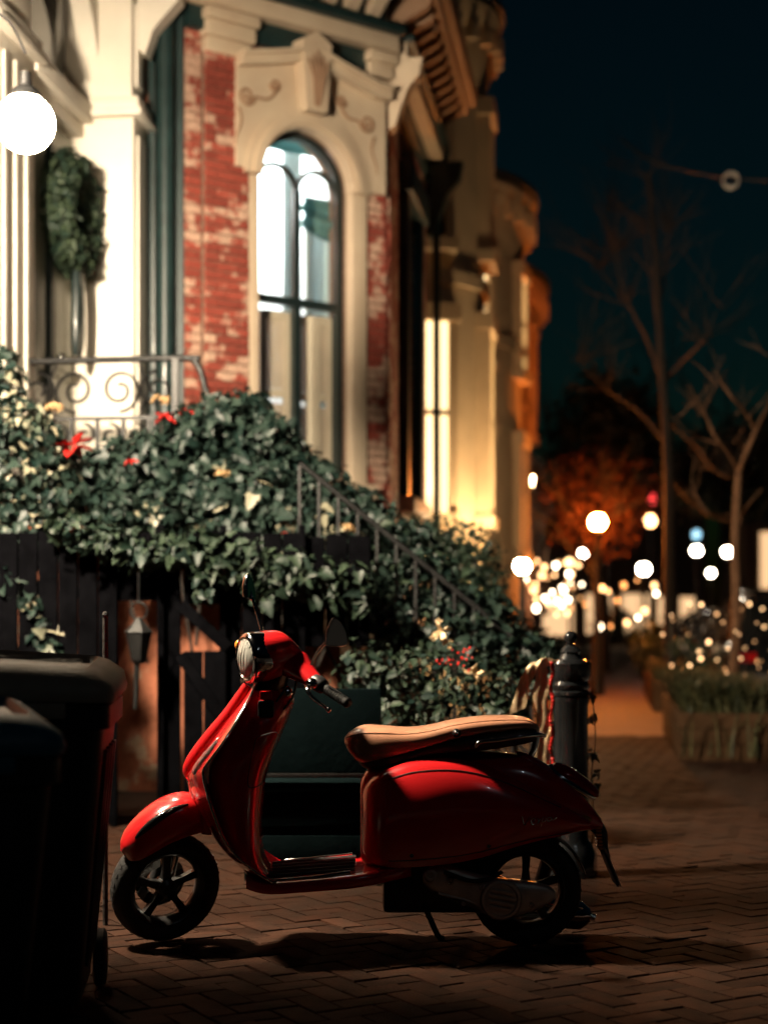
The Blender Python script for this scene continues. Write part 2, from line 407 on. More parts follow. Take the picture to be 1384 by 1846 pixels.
# beyond, the pavers are too small to tell apart: one sheet whose material carries the joints
def far_pavers():
    m, nt, b = _mat('far pavers'); N = nt.nodes; L = nt.links
    g = N.new('ShaderNodeNewGeometry'); mp = N.new('ShaderNodeMapping'); mp.inputs['Rotation'].default_value = (0, 0, R(38))
    br = N.new('ShaderNodeTexBrick'); br.inputs['Scale'].default_value = 1; br.inputs['Brick Width'].default_value = .206; br.inputs['Row Height'].default_value = .103; br.inputs['Mortar Size'].default_value = .006
    br.inputs['Color1'].default_value = (.11, .045, .028, 1); br.inputs['Color2'].default_value = (.055, .03, .022, 1); br.inputs['Mortar'].default_value = (.05, .04, .033, 1)
    L.new(g.outputs['Position'], mp.inputs[0]); L.new(mp.outputs[0], br.inputs['Vector'])
    nz = N.new('ShaderNodeTexNoise'); nz.inputs['Scale'].default_value = .9; nz.inputs['Detail'].default_value = 5; L.new(g.outputs['Position'], nz.inputs['Vector'])
    mx = N.new('ShaderNodeMix'); mx.data_type = 'RGBA'; mx.blend_type = 'MULTIPLY'; mx.inputs[0].default_value = .7
    L.new(br.outputs['Color'], mx.inputs[6]); L.new(nz.outputs['Fac'], mx.inputs[7]); L.new(mx.outputs[2], b.inputs['Base Color'])
    b.inputs['Roughness'].default_value = .75; b.inputs['Specular IOR Level'].default_value = .3
    n2 = N.new('ShaderNodeTexNoise'); n2.inputs['Scale'].default_value = 2.2; L.new(g.outputs['Position'], n2.inputs['Vector'])
    bp = N.new('ShaderNodeBump'); bp.inputs['Strength'].default_value = .6; bp.inputs['Distance'].default_value = .05
    L.new(n2.outputs['Fac'], bp.inputs['Height']); L.new(bp.outputs[0], b.inputs['Normal'])
    return m
struct('pavement_far', MB().box(-1.3, 1.436, 16.6, 200, -.011, -.004), far_pavers())
struct('garden_bed', MB().box(-5.1, -1.3, 9.4, 60, -.011, .02), M['earth'])

# ================================================================== brick house with the bay
HB = at(560, 1120, 13.5); HB.z = 0
house = thing('brick_house', 'red brick house with flaking paint, arched bay window and white doorway', 'house', HB)
def hb(mb, name, mat, smooth=35): return mb.build(name, mat, house, smooth, world=True)
A = V(-3.36, 12.64, 0); cu = V(.70711, .70711, 0); cn = V(.70711, -.70711, 0)
CF = frame(A, cu, V(0, 0, 1), cn)              # local (s, z, out) on the canted face
BX, BY0, BY1 = -1.93, 14.07, 17.55            # street face of the bay
FF = frame(V(BX, BY0, 0), V(0, 1, 0), V(0, 0, 1), V(1, 0, 0))
WX = -4.15                                    # main facade
CW0, CW1 = .69, 1.62                          # window opening on the cant
wc = (CW0 + CW1) / 2; wr = (CW1 - CW0) / 2; zs, zt, zb = 4.925, 5.39, 2.50

def arc(cx, cz, r, a0, a1, n=20): return [(cx + r * math.cos(a0 + (a1 - a0) * i / n), cz + r * math.sin(a0 + (a1 - a0) * i / n)) for i in range(n + 1)]
# backing walls (mortar colour shows in the joints)
w = MB(); w.box(0, CW0 - .02, 0, 6.35, -.30, -.02, CF); w.box(CW1 + .02, 2.0, 0, 6.35, -.30, -.02, CF)
w.box(CW0 - .02, CW1 + .02, 0, zb - .02, -.30, -.02, CF)
ar = arc(wc, zs, wr + .02, math.pi, 0); w.strip([(x, 6.35) for x, z in ar], ar, -.30, -.02, CF)
hb(w, 'bay_wall', M['mortar'], 0)
w = MB(); w.box(.02, 1.25, 0, 6.35, -.3, -.02, FF); w.box(2.25, 3.46, 0, 6.35, -.3, -.02, FF); w.box(1.25, 2.25, 0, 2.5, -.3, -.02, FF); w.box(1.25, 2.25, 5.3, 6.35, -.3, -.02, FF)
hb(w, 'bay_front_wall', M['mortar'], 0)
w = MB(); w.box(-9, WX, 9.3, 10.2, 0, 9.5); w.box(-9, WX, 12.62, 17.5, 0, 9.5); w.box(-9, WX - .55, 10.2, 12.62, 0, 9.5)
w.box(WX + .001, -3.4, 12.66, 13.2, 0, 9.4)
hb(w, 'facade_wall', M['brickdark'], 0)
w = MB(); w.prism([(-3.36 - .25, 12.64 + .25), (-3.36 + .02, 12.9), (-1.95, 14.3), (-1.95, 17.5), (-4.1, 17.5), (-4.1, 12.9)], 6.35, 9.4)
hb(w, 'upper_wall', M['brickdark'], 0)

# bricks
brick_me = {}
def brickmesh(l):
    k = round(l, 3)
    if k not in brick_me:
        me = MB().box(-l / 2, l / 2, -.0325, .0325, -.05, .0, ch=.005).mesh('brick'); me.materials.append(M['brick']); brick_me[k] = me
    return brick_me[k]
bricks = []
def lay(F, u0, u1, z0, z1, out, skip=None):
    zc = z0 + .0375; row = 0
    while zc < z1:
        u = u0; first = row % 2
        while u < u1 - .02:
            l = .105 if (first and u == u0) else .21
            l = min(l, u1 - u)
            if u1 - u - l < .05: l = u1 - u
            if not (skip and skip(u + l / 2, zc, l)):
                bricks.append((F, u + l / 2, zc, out + random.uniform(-.004, .004), l - .010))
            u += l
        row += 1; zc += .075
def in_win(u, z, l):
    h = l / 2 + .03
    if z < zb - .03: return False
    if z < zs: return CW0 - h < u < CW1 + h
    return math.hypot(max(abs(u - wc) - l / 2, 0), z - zs) < wr + .05
lay(CF, .0, .155, .4, 6.2, .0)
lay(CF, .160, .58, .4, 6.0, .055)
lay(CF, .58, .69, .4, 6.2, .0, in_win)
lay(CF, 1.62, 1.80, .4, 6.2, .0, in_win)
lay(CF, 1.80, 2.02, .4, 6.0, .05)
lay(FF, .02, .62, .4, 6.2, .05)
lay(FF, .63, 1.25, .4, 6.2, .0)
lay(FF, 2.25, 3.4, 2.2, 6.2, .0)
bricks.sort(key=lambda b: ((0 if b[0] is CF else 1), 0 if b[2] > 2.1 else 1, 0 if b[1] < .6 else 1, random.random()))
rest = MB()
for i, (F, u, z, o_, l) in enumerate(bricks):
    m = F @ T(u, z, o_) @ Rz(random.gauss(0, .006))
    if i < 300:
        l2 = round(l * 50) / 50; me = brickmesh(l2 if l2 <= l + .004 else l)
        o = bpy.data.objects.new('brick', me); col.objects.link(o); o.parent = house
        o.matrix_parent_inverse = WM[house.name].inverted(); o.matrix_basis = m
    else:
        q = MB().box(-l / 2, l / 2, -.0325, .0325, -.05, 0); rest.add(q.v, q.f, m)
o = rest.build('brick_courses', M['brick'], house, 0, world=True, fix=False); o['kind'] = 'stuff'
# pilaster backing for the proud strips
w = MB(); w.box(.165, .575, .4, 6.0, -.02, .03, CF); w.box(1.805, 2.01, .4, 6.0, -.02, .025, CF); w.box(.03, .61, .4, 6.0, -.02, .025, FF)
hb(w, 'pilaster_core', M['mortar'], 0)

# window surround on the cant: jambs, arch ring, hood with keystone, sill
jr = MB()
jr.box(CW1 + .005, CW1 + .165, zb - .1, zs, -.03, .075, CF, ch=.012)
jr.box(CW0 - .10, CW0 - .005, zb - .1, zs - .0, -.03, .045, CF, ch=.012)
hb(jr, 'jamb', M['cream'])
ring = MB(); ring.strip(arc(wc, zs, wr + .17, math.pi, 0, 28), arc(wc, zs, wr + .005, math.pi, 0, 28), -.03, .105, CF)
ring.strip(arc(wc, zs, wr + .10, math.pi, 0, 28), arc(wc, zs, wr + .03, math.pi, 0, 28), .10, .13, CF)
hb(ring, 'arch_ring', M['cream'])
def hood_top(u):                       # gently swept top edge rising to the keystone
    t = abs(u - wc) / .80
    return 5.98 - .22 * min(t, 1) ** .8 + (.03 * max(0, t - .85) / .15 if t > .85 else 0)
n = 36; us = [.44 + (1.98 - .44) * i / n for i in range(n + 1)]
def hood_bot(u):
    dx = abs(u - wc)
    if dx < wr + .16: return zs + math.sqrt(max((wr + .165) ** 2 - dx ** 2, 0))
    return 4.96 + .0 * dx
hood = MB(); hood.strip([(u, hood_top(u)) for u in us], [(u, hood_bot(u)) for u in us], -.01, .085, CF)
hd = hb(hood, 'hood', M['cream'], 40)
lab = MB(); lab.strip([(u, hood_top(u) + .07) for u in us], [(u, hood_top(u) - .012) for u in us], -.01, .19, CF)
lab.strip([(u, hood_top(u) + .10) for u in us], [(u, hood_top(u) + .065) for u in us], -.01, .23, CF)
lab.build('drip_moulding', M['cream'], hd, 40)
ks = MB(); ks.prism([(wc - .10, zt + .12), (wc + .10, zt + .12), (wc + .15, 6.10), (wc, 6.19), (wc - .15, 6.10)], .05, .22, CF)
ks.build('keystone', M['cream'], hd, 20)
cv = MB()                                  # incised leaf on the keystone and scrolls on the hood, raised in low relief
for k in range(-2, 3):
    cv.tube([V(wc + k * .012, zt + .16, .22), V(wc + k * .024, 5.78, .242), V(wc + k * .05, 6.02 - abs(k) * .04, .23)], [.008, .016, .010], 6, CF)
def spiral(cx, cz, r0, r1, turns, a0, sgn=1, n=30): return [(cx + (r0 + (r1 - r0) * i / n) * math.cos(a0 + sgn * turns * 2 * math.pi * i / n), cz + (r0 + (r1 - r0) * i / n) * math.sin(a0 + sgn * turns * 2 * math.pi * i / n)) for i in range(n + 1)]
for sg in (-1, 1):
    for (dx, dz, r0) in ((.62, .63, .085), (.34, .77, .055)):
        cv.tube([V(wc + sg * dx + sg * (x), zs + dz + z, .088) for x, z in spiral(0, 0, r0, .012, 1.6, math.pi if dx > .5 else 0, 1 if dx > .5 else -1)], .014, 6, CF)
    cv.tube([V(wc + sg * (.62 - t * .28), zs + .55 + .16 * t + .03 * math.sin(t * 6), .088) for t in [i / 10 for i in range(11)]], .013, 6, CF)
    cv.tube([V(wc + sg * (.70 - .03 * math.sin(t * 5)), zs + .52 - .32 * t, .088) for t in [i / 8 for i in range(9)]], [.013 - .009 * i / 8 for i in range(9)], 6, CF)
cv.build('carving', M['stucco3'], hd, 60)['kind'] = 'stuff'
hb(MB().box(CW0 - .14, CW1 + .22, zb - .26, zb - .105, -.03, .16, CF, ch=.02), 'sill', M['cream'])

# the arched window: frame, paired arched lights, rail, mullion, panes
win = MB(); O0, O1 = -.15, -.07
win.strip(arc(wc, zs, wr, math.pi, 0, 28), arc(wc, zs, wr - .055, math.pi, 0, 28), O0, O1, CF)
for s0, s1 in ((CW0, CW0 + .055), (CW1 - .055, CW1)): win.box(s0, s1, zb, zs, O0, O1, CF)
win.box(CW0, CW1, zb - .10, zb + .06, O0, O1, CF)
wf = hb(win, 'window_frame', M['sash'])
mm = MB(); mm.box(wc - .032, wc + .032, zb + .06, zs - .02, O0 + .005, O1 - .01, CF)
mm.build('mullion', M['sash'], wf)
mm = MB(); mm.box(CW0 + .05, CW1 - .05, 3.905, 3.975, O0 + .01, O1 - .004, CF); mm.build('transom_rail', M['sash'], wf)
qr = (wr - .055 + .032) / 2 + .004
for sg in (-1, 1):
    cx = wc + sg * (wr - .04) / 2
    MB().strip(arc(cx, zs - .04, qr + .005, math.pi, 0, 18), arc(cx, zs - .04, qr - .03, math.pi, 0, 18), O0 + .02, O1 - .014, CF).build('arched_bar', M['sash'], wf)
for (s0, s1, z0, z1) in ((CW0 + .05, wc - .02, zb + .05, 3.92), (wc + .02, CW1 - .05, zb + .05, 3.92)):
    MB().box(s0, s1, z0, z1, -.115, -.109, CF).build('pane', M['pane'], wf)
pp = arc(wc, zs, wr - .04, 0, math.pi, 24) + [(CW0 + .04, 3.96), (CW1 - .04, 3.96)]
MB().prism(pp, -.105, -.099, CF).build('pane', M['pane'], wf)
# folded interior shutters with slats
def shutter(s0, s1, o0, o1):
    m = frame(CF @ V(s0, 0, o0), (CF @ V(s1, 0, o1)) - (CF @ V(s0, 0, o0)), V(0, 0, 1)); L_ = ((CF @ V(s1, 0, o1)) - (CF @ V(s0, 0, o0))).length
    f = MB(); st = .055
    f.box(0, st, zb, 3.86, -.014, .014, m); f.box(L_ - st, L_, zb, 3.86, -.014, .014, m)
    for z in (zb, 3.12, 3.79): f.box(st, L_ - st, z, z + .075, -.012, .012, m)
    o = hb(f, 'shutter', M['shutter'], 0)
    sl = MB(); z = zb + .09
    while z < 3.78:
        if not 3.08 < z < 3.21: sl.box(st, L_ - st, -.016, .016, -.003, .003, m @ T(0, z, 0) @ Rx(R(35)))
        z += .033
    sl.build('slat_bank', M['shutter'], o, 0)['kind'] = 'stuff'
shutter(.84, 1.13, -.19, -.17); shutter(1.24, 1.38, -.26, -.17); shutter(1.385, 1.575, -.17, -.165)

# lit room behind it
rm = MB()
rm.box(.08, 1.88, 1.95, 2.0, -3.2, -.32, CF); rm.box(.03, 1.93, 5.95, 6.0, -3.2, -.32, CF)
rm.box(.03, .08, 2.0, 5.95, -3.2, -.32, CF); rm.box(1.88, 1.93, 2.0, 5.95, -3.2, -.32, CF); rm.box(.08, 1.88, 2.0, 5.95, -3.25, -3.2, CF)
hb(rm, 'room', M['roomwall'], 0)
cm = MB()
for z in (5.62, 5.74): cm.box(.081, 1.879, z, z + .05, -3.19, -3.12, CF)
cm.box(.081, .15, 5.62, 5.8, -3.1, -.4, CF)
hb(cm, 'picture_rail', M['roomwall'], 0)
rl = hb(MB().sphere((1.0, 5.35, -1.75), .13, 16, CF), 'ceiling_lamp', E_ROOM)
MB().tube([CF @ V(1.0, 5.47, -1.75), CF @ V(1.0, 5.95, -1.75)], .012, 6).build('lamp_stem', M['sash'], rl)
def drape(name, s0, s1, ztop, zbot, o, amp, waves, mat, sw=0.):
    mb = MB(); nu, nz = 60, 14; rows = []
    for th in (0, -.008):
        for j in range(nz + 1):
            t = j / nz; z = ztop + (zbot - ztop) * t
            for i in range(nu + 1):
                u = i / nu; pin = 1 - sw * math.sin(math.pi * min(1, t * 1.1)) * .5
                rows.append(CF @ V(s0 + (s1 - s0) * u * pin, z, o + th + amp * (.4 + .6 * t) * math.sin(u * waves * 2 * math.pi + .7 * math.sin(3 * u)) + .01 * math.sin(9 * u + 5 * t)))
    fs = []; W = nu + 1
    for h in (0, 1):
        b = h * W * (nz + 1)
        for j in range(nz):
            for i in range(nu):
                q = (b + j * W + i, b + j * W + i + 1, b + (j + 1) * W + i + 1, b + (j + 1) * W + i); fs.append(q if h == 0 else q[::-1])
    mb.add(rows, fs); return mb.build(name, mat, house, 180, world=True, fix=False)
drape('curtain', 1.36, 1.56, 5.5, 2.6, -.62, .035, 5, M['curtain'], .25)
drape('curtain', 1.52, 1.87, 4.75, 2.6, -.5, .04, 6, M['curtain'], .2)
def swag(s0, s1, z0, drop, o, mat, ripple=5):
    mb = MB(); nu, nv = 40, 16; rows = []
    for th in (0, -.01):
        for j in range(nv + 1):
            v = j / nv
            for i in range(nu + 1):
                u = i / nu; sag = drop * (.35 + .65 * v) * (1 - (2 * u - 1) ** 2)
                rows.append(CF @ V(s0 + (s1 - s0) * u, z0 - v * .26 - sag * v - .02 * v, o + th + .05 * math.sin(v * ripple * math.pi) * (1 - .3 * abs(2 * u - 1)) + .10 * (1 - (2 * u - 1) ** 2) * v))
    fs = []; W = nu + 1
    for h in (0, 1):
        b = h * W * (nv + 1)
        for j in range(nv):
            for i in range(nu):
                q = (b + j * W + i, b + j * W + i + 1, b + (j + 1) * W + i + 1, b + (j + 1) * W + i); fs.append(q if h == 0 else q[::-1])
    mb.add(rows, fs); return mb.build('swag', mat, house, 180, world=True, fix=False)
swag(1.40, 1.87, 4.96, .12, -.36, M['swag'], 4)
swag(.62, 1.6, 5.62, .05, -.40, M['swag'], 2)

# bay cornice: dark frieze, fascia, brackets, projecting crown
def along(F, u0, u1, name, z0, z1, o0, o1, mat, ch=.012): return hb(MB().box(u0, u1, z0, z1, o0, o1, F, ch=ch), name, mat)
for F, L_ in ((CF, 2.02), (FF, 3.45)):
    along(F, .0 if F is CF else .04, L_, 'frieze', 6.03, 6.24, -.28, .065, M['greendark'])
    along(F, -.04 if F is CF else .0, L_ + .02, 'fascia', 6.20, 6.34, .066, .21, M['cream'])
    along(F, -.08 if F is CF else .0, L_ + .05, 'bed_moulding', 6.345, 6.42, .0, .27, M['greendark'])
    along(F, -.12 if F is CF else .0, L_ + .12, 'soffit', 6.80, 6.90, -.2, .46, M['cream'] if F is CF else M['stucco3'])  # brown soffit, crown and brackets: the street face's dimness put into colour
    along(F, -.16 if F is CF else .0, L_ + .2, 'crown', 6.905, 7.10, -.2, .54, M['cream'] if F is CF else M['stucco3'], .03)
    nb = 8 if F is CF else 11
    for k in range(nb):
        u = .05 + (L_ - .1) * (k + .5) / nb
        b = MB(); b.prism([(0, 6.43), (.20, 6.60), (.38, 6.70), (.42, 6.795), (0, 6.795)], -.055, .055, F @ T(u, 0, 0) @ frame(V(0, 0, 0), V(0, 0, 1), V(0, 1, 0)))
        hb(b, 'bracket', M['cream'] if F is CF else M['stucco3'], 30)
    along(F, -.02 if F is CF else .0, L_, 'bracket_panel', 6.425, 6.79, -.2, .03, M['greendark'])
# pilaster capitals and corner console with scroll
for F, u0, u1, o in ((CF, .14, .60, .13), (CF, 1.78, 2.04, .13), (FF, .0, .64, .13)):
    c = MB(); c.box(u0, u1, 5.98, 6.10, -.02, o, F, ch=.012); c.box(u0 + .02, u1 - .02, 5.86, 5.975, -.02, o - .04, F, ch=.012); c.box(u0 - .02, u1 + .02, 6.105, 6.19, -.02, o + .04, F, ch=.012)
    hb(c, 'capital', M['cream'])
for k, (u, sc) in enumerate(((.06, 1.0), (3.3, 1.25))):
    c = MB(); pts = [(0, 5.55), (.06, 5.60), (.10, 5.74), (.17, 5.92), (.27, 6.04), (.30, 6.19), (0, 6.19)]
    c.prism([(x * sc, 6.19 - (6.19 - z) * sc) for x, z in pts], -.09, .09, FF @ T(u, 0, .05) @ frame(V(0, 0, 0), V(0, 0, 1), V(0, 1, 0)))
    c.tube([FF @ V(u - .10, 6.06, .05 + .22 * sc), FF @ V(u + .10, 6.06, .05 + .22 * sc)], .06 * sc, 14)
    hb(c, 'console', M['cream'] if k == 0 else M['greendark'], 30)

# street-side window of the bay, teal light inside
f2 = MB(); f2.box(1.25, 1.33, 2.5, 5.3, -.16, -.05, FF); f2.box(2.17, 2.25, 2.5, 5.3, -.16, -.05, FF); f2.box(1.33, 2.17, 5.2, 5.3, -.16, -.05, FF); f2.box(1.33, 2.17, 2.5, 2.6, -.16, -.05, FF)
f2.box(1.72, 1.78, 2.6, 5.2, -.15, -.06, FF); f2.box(1.33, 2.17, 3.9, 3.97, -.15, -.06, FF)
w2 = hb(f2, 'window_frame', M['sash'])
MB().box(1.33, 2.17, 2.6, 5.2, -.11, -.10, FF).build('pane', M['pane'], w2)
b2 = MB(); b2.box(1.26, 2.24, 3.9, 5.2, -.29, -.28, FF); b2.build('blind', E_TEAL, w2)
s2 = MB(); s2.box(1.08, 1.245, 2.4, 5.3, -.02, .09, FF, ch=.012); s2.box(2.255, 2.42, 2.4, 5.3, -.02, .09, FF, ch=.012); s2.box(1.02, 2.48, 5.302, 5.6, -.02, .14, FF, ch=.02)
hb(s2, 'surround', M['greendark'])
hb(MB().box(1.0, 2.5, 2.24, 2.395, -.02, .16, FF, ch=.02), 'sill', M['cream'])
# downpipes
hb(MB().tube([(-1.80, 17.36, 0), (-1.80, 17.36, 6.0), (-1.7, 17.36, 6.3)], .04, 10), 'downpipe', M['greendark'], 60)
dp = MB(); dp.tube([(-3.50, 12.56, 0), (-3.50, 12.56, 9)], .075, 12); hb(dp, 'downpipe', M['greendark'], 60)
bd = MB(); bd.box(-3.655, -3.60, 12.59, 12.655, 0, 9, ch=.006); bd.box(-3.595, -3.37, 12.62, 12.655, 0, 9); hb(bd, 'corner_board', M['greendark'])

# ------------------------------------------------ doorway: pilasters, door, entablature
def pil(y0, y1, name, xf=-3.66):
    p = MB(); p.box(WX - .5, xf, y0, y1, 2.1, 5.17, ch=.012)
    o = hb(p, name, M['white'])
    fl = MB()
    for k in range(3):
        y = y0 + .08 + (y1 - y0 - .16) * (k + .5) / 3
        fl.box(xf - .005, xf + .02, y - .035, y + .035, 2.5, 5.05, ch=.012)
    fl.build('fillet', M['white'], o)
    c = MB(); c.box(WX - .5, xf + .08, y0 - .07, y1 + .07, 5.175, 5.235, ch=.012); c.box(WX - .5, xf + .05, y0 - .04, y1 + .04, 5.24, 5.33, ch=.015); c.build('capital', M['white'], o)
    c = MB(); c.box(WX - .5, xf + .03, y0 - .03, y1 + .03, 2.0, 2.42, ch=.015); c.build('plinth', M['white'], o)
    c = MB(); c.box(WX - .5, xf - .02, y0 + .02, y1 - .02, 5.335, 6.25, ch=.01)
    c.box(xf - .025, xf + .005, y0 + .10, y1 - .10, 5.45, 6.1, ch=.008); c.build('frieze_block', M['white'], o)
    b = MB(); b.prism([(0, 5.75), (.06, 5.70), (.13, 5.9), (.34, 6.13), (.36, 6.26), (0, 6.26)], -.08, .08, T(xf, (y0 + y1) / 2, 0) @ frame(V(0, 0, 0), V(1, 0, 0), V(0, 0, 1)))
    b.build('bracket', M['white'], o, 30)
pil(10.15, 10.93, 'pilaster', -4.0); pil(12.20, 12.58, 'pilaster')
DX = WX + .29
e = MB(); e.box(WX - .5, -3.50, 10.0, 12.72, 6.27, 6.45, ch=.02); e.box(WX - .5, -3.4, 9.9, 12.72, 6.455, 6.62, ch=.02); e.box(WX - .5, -3.3, 9.85, 12.72, 6.625, 6.8, ch=.03)
hb(e, 'entablature', M['white'])
dl = MB(); dl.box(DX - .34, DX - .20, 10.935, 12.195, 5.02, 5.12, ch=.01); dl.box(DX - .34, DX - .12, 10.935, 12.195, 5.125, 5.27, ch=.02)
hb(dl, 'door_head', M['white'])
door = MB(); door.box(DX - .36, DX - .30, 10.94, 12.19, 2.1, 5.0)
do = hb(door, 'door', M['doorgreen'], 0)
for y0, y1 in ((11.03, 11.52), (11.62, 12.10)):
    for z0, z1 in ((2.3, 2.95), (3.08, 4.86)):
        p = MB(); p.box(DX - .30, DX - .275, y0, y1, z0, z1); p.box(DX - .30, DX - .255, y0 + .05, y1 - .05, z0 + .05, z1 - .05, ch=.01); p.build('panel', M['doorgreen'], do)
MB().box(DX - .30, DX - .24, 11.555, 11.585, 2.1, 5.0, ch=.006).build('meeting_stile', M['sash'], do)
MB().sphere((DX - .20, 11.66, 3.2), .035, 12).build('knob', M['chrome'], do)
tr = MB(); tr.box(DX - .40, DX - .36, 10.93, 12.2, 5.27, 6.26); t_ = hb(tr, 'transom', M['sash'], 0)
MB().box(DX - .355, DX - .345, 11.0, 12.14, 5.35, 6.2).build('pane', M['carglass'], t_)
sp = MB()                                              # spandrel that rounds off the head of the doorway
n = 20; yc = 11.56; rr = .66
sp.strip([(10.93 + (12.2 - 10.93) * i / n, 6.26) for i in range(n + 1)], [(10.93 + (12.2 - 10.93) * i / n, min(6.25, 5.50 + math.sqrt(max(0, rr * rr - (10.93 + (12.2 - 10.93) * i / n - yc) ** 2)))) for i in range(n + 1)], -4.1, -3.95, frame(V(0, 0, 0), V(0, 1, 0), V(0, 0, 1), V(1, 0, 0)))
hb(sp, 'spandrel', M['white'], 30)

# ------------------------------------------------ stoop: landing, stairs, iron rails
SY0, SY1 = 10.75, 12.15
stoop = thing('stoop', 'tall brick stoop with stone steps down from the white doorway', 'stoop', (-2.6, 11.4, 0))
s = MB(); s.box(-4.14, -3.02, SY0, SY1 - .02, 0, 2.0); so = s.build('landing_base', M['brickdark'], stoop, 0, world=True)
s = MB(); s.box(-4.14, -2.96, SY0 - .06, SY1 + .02, 2.002, 2.10, ch=.015); s.build('landing_slab', M['granite'], stoop, world=True)
ns = 12; run = (3.0 - .62) / ns; rise = 2.1 / (ns + 1)
for k in range(ns):
    z = 2.1 - rise * (k + 1); x = -2.955 + run * k
    s = MB(); s.box(x + .002, x + run + .03, SY0 - .04, SY1, z - .06, z, ch=.01); s.build('step', M['granite'], stoop, world=True)
    s = MB(); s.box(x + .0, x + run - .004, SY0, SY1 - .02, 0, z - .062); s.build('riser', M['brickdark'], stoop, 0, world=True)

def railing():
    t = thing('landing_railing', 'black wrought iron railing with scrolls on the landing, sweeping down the stairs', 'railing', (-3.5, SY0, 2.1))
    y = SY0 + .02; z0 = 2.11; zt_ = 3.02; xa, xb = -4.05, -2.93
    w = lambda mb, nm: mb.build(nm, M['iron'], t, 60, world=True)
    top = MB(); pts = [(xa, y, zt_), (xb + .06, y, zt_), (xb + .13, y, zt_ - .02), (xb + .18, y, zt_ - .10), (xb + .22, y, zt_ - .24), (xb + .30, y, zt_ - .36), (xb + .40, y, zt_ - .45)]
    top.tube(interp(pts, 40), .024, 8); w(top, 'handrail')
    mid = MB(); mid.box(xa, xb + .04, y - .012, y + .012, 2.60, 2.625); w(mid, 'middle_rail')
    bot = MB(); bot.box(xa, xb + .04, y - .012, y + .012, 2.18, 2.2); w(bot, 'bottom_rail')
    for x in (xa, xb): w(MB().box(x - .022, x + .022, y - .022, y + .022, 2.105, zt_), 'post')
    w(MB().box(xb + .215, xb + .245, y - .015, y + .015, 1.85, zt_ - .25), 'post')
    nb = 5
    for k in range(nb):
        x = xa + (xb - xa) * (k + 1) / (nb + 1)
        w(MB().box(x - .013, x + .013, y - .013, y + .013, 2.2, 2.60), 'baluster')
        sc = MB()
        for sg in (-1, 1): sc.tube([V(x + sg * (.012 + .075 + px), y, 2.50 + pz) for px, pz in spiral(0, 0, .078, .02, 1.1, math.pi / 2 if True else 0, -sg)], .008, 6)
        w(sc, 'scroll')
    cx = (xa + xb) / 2
    for sg in (-1, 1):
        for dx, r0, tn in ((.16, .155, 1.55), (.43, .13, 1.4)):
            sc = MB(); pt = spiral(0, 0, r0, .035, tn, -math.pi / 2 if dx < .3 else math.pi / 2, 1)
            sc.tube([V(cx + sg * (dx + px), y, 2.81 + pz) for px, pz in pt], .012, 6); w(sc, 'scroll')
        sc = MB(); sc.tube(interp([(cx + sg * .30, y, 2.63), (cx + sg * .36, y, 2.80), (cx + sg * .30, y, 2.99)], 10), .01, 6); w(sc, 'scroll')
    return t
railing()
def stair_rail(yy, name_label, xs, zs_, extra=0):
    t = thing('stair_railing', name_label, 'railing', (xs[0], yy, 0))
    w = lambda mb, nm: mb.build(nm, M['iron'], t, 60, world=True)
    (x0, x1), (z0, z1) = xs, zs_; ye = yy + extra
    w(MB().tube([(x0, yy, z0), (x1, ye, z1), (x1 + .06, ye, z1 - .1)], .018, 8), 'handrail')
    w(MB().tube([(x0, yy, z0 - .62), (x1, ye, z1 - .62)], .012, 6), 'bottom_rail')
    n = 12
    for k in range(n + 1):
        f = k / n; x = x0 + (x1 - x0) * f; z = z0 + (z1 - z0) * f
        yq = yy + extra * f; w(MB().box(x - .009, x + .009, yq - .009, yq + .009, 0 if k % 4 == 0 else z - .72, z - .01), 'baluster')
    return t
RA, RB_ = at(540, 835, 9.55), at(958, 1176, 9.55)
stair_rail(RA.y, 'thin black iron handrail running down the ivy covered stairs', (RA.x, RB_.x), (RA.z, RB_.z), RB_.y - RA.y)
stair_rail(15.2, 'warm lit iron stair rail beyond the clipped bush', (-1.75, -.62), (1.72, 1.02))
# ================================================================== lamps
# globe lamp on a curved arm; its post stands just outside the frame
GL = at(46, 222, 8.5)
lp = thing('globe_lamp', 'glowing white globe lamp on a thin curved arm beside the doorway', 'lamp', (GL.x - .75, GL.y, 0))
lb = lambda mb, nm, mt, sm=40: mb.build(nm, mt, lp, sm, world=True)
lb(MB().lathe([(.001, 0), (.16, 0), (.16, .12), (.10, .2), (.075, .3), (.06, 3.6), (.055, 4.35), (.001, 4.4)], 16, T(GL.x - .75, GL.y, 0)), 'post', M['iron'])
lb(MB().tube(interp([(GL.x - .75, GL.y, 4.2), (GL.x - .66, GL.y, 4.42), (GL.x - .40, GL.y, 4.50), (GL.x - .12, GL.y, 4.42), (GL.x, GL.y, 4.22)], 24), .007, 8), 'arm', M['iron'])
lb(MB().lathe([(.001, .27), (.03, .27), (.035, .20), (.06, .185), (.085, .155), (.09, .135), (.001, .135)], 24, T(*GL)), 'cap', M['iron'])
lb(MB().sphere(GL, .155, 32), 'globe', E_GLOBE)
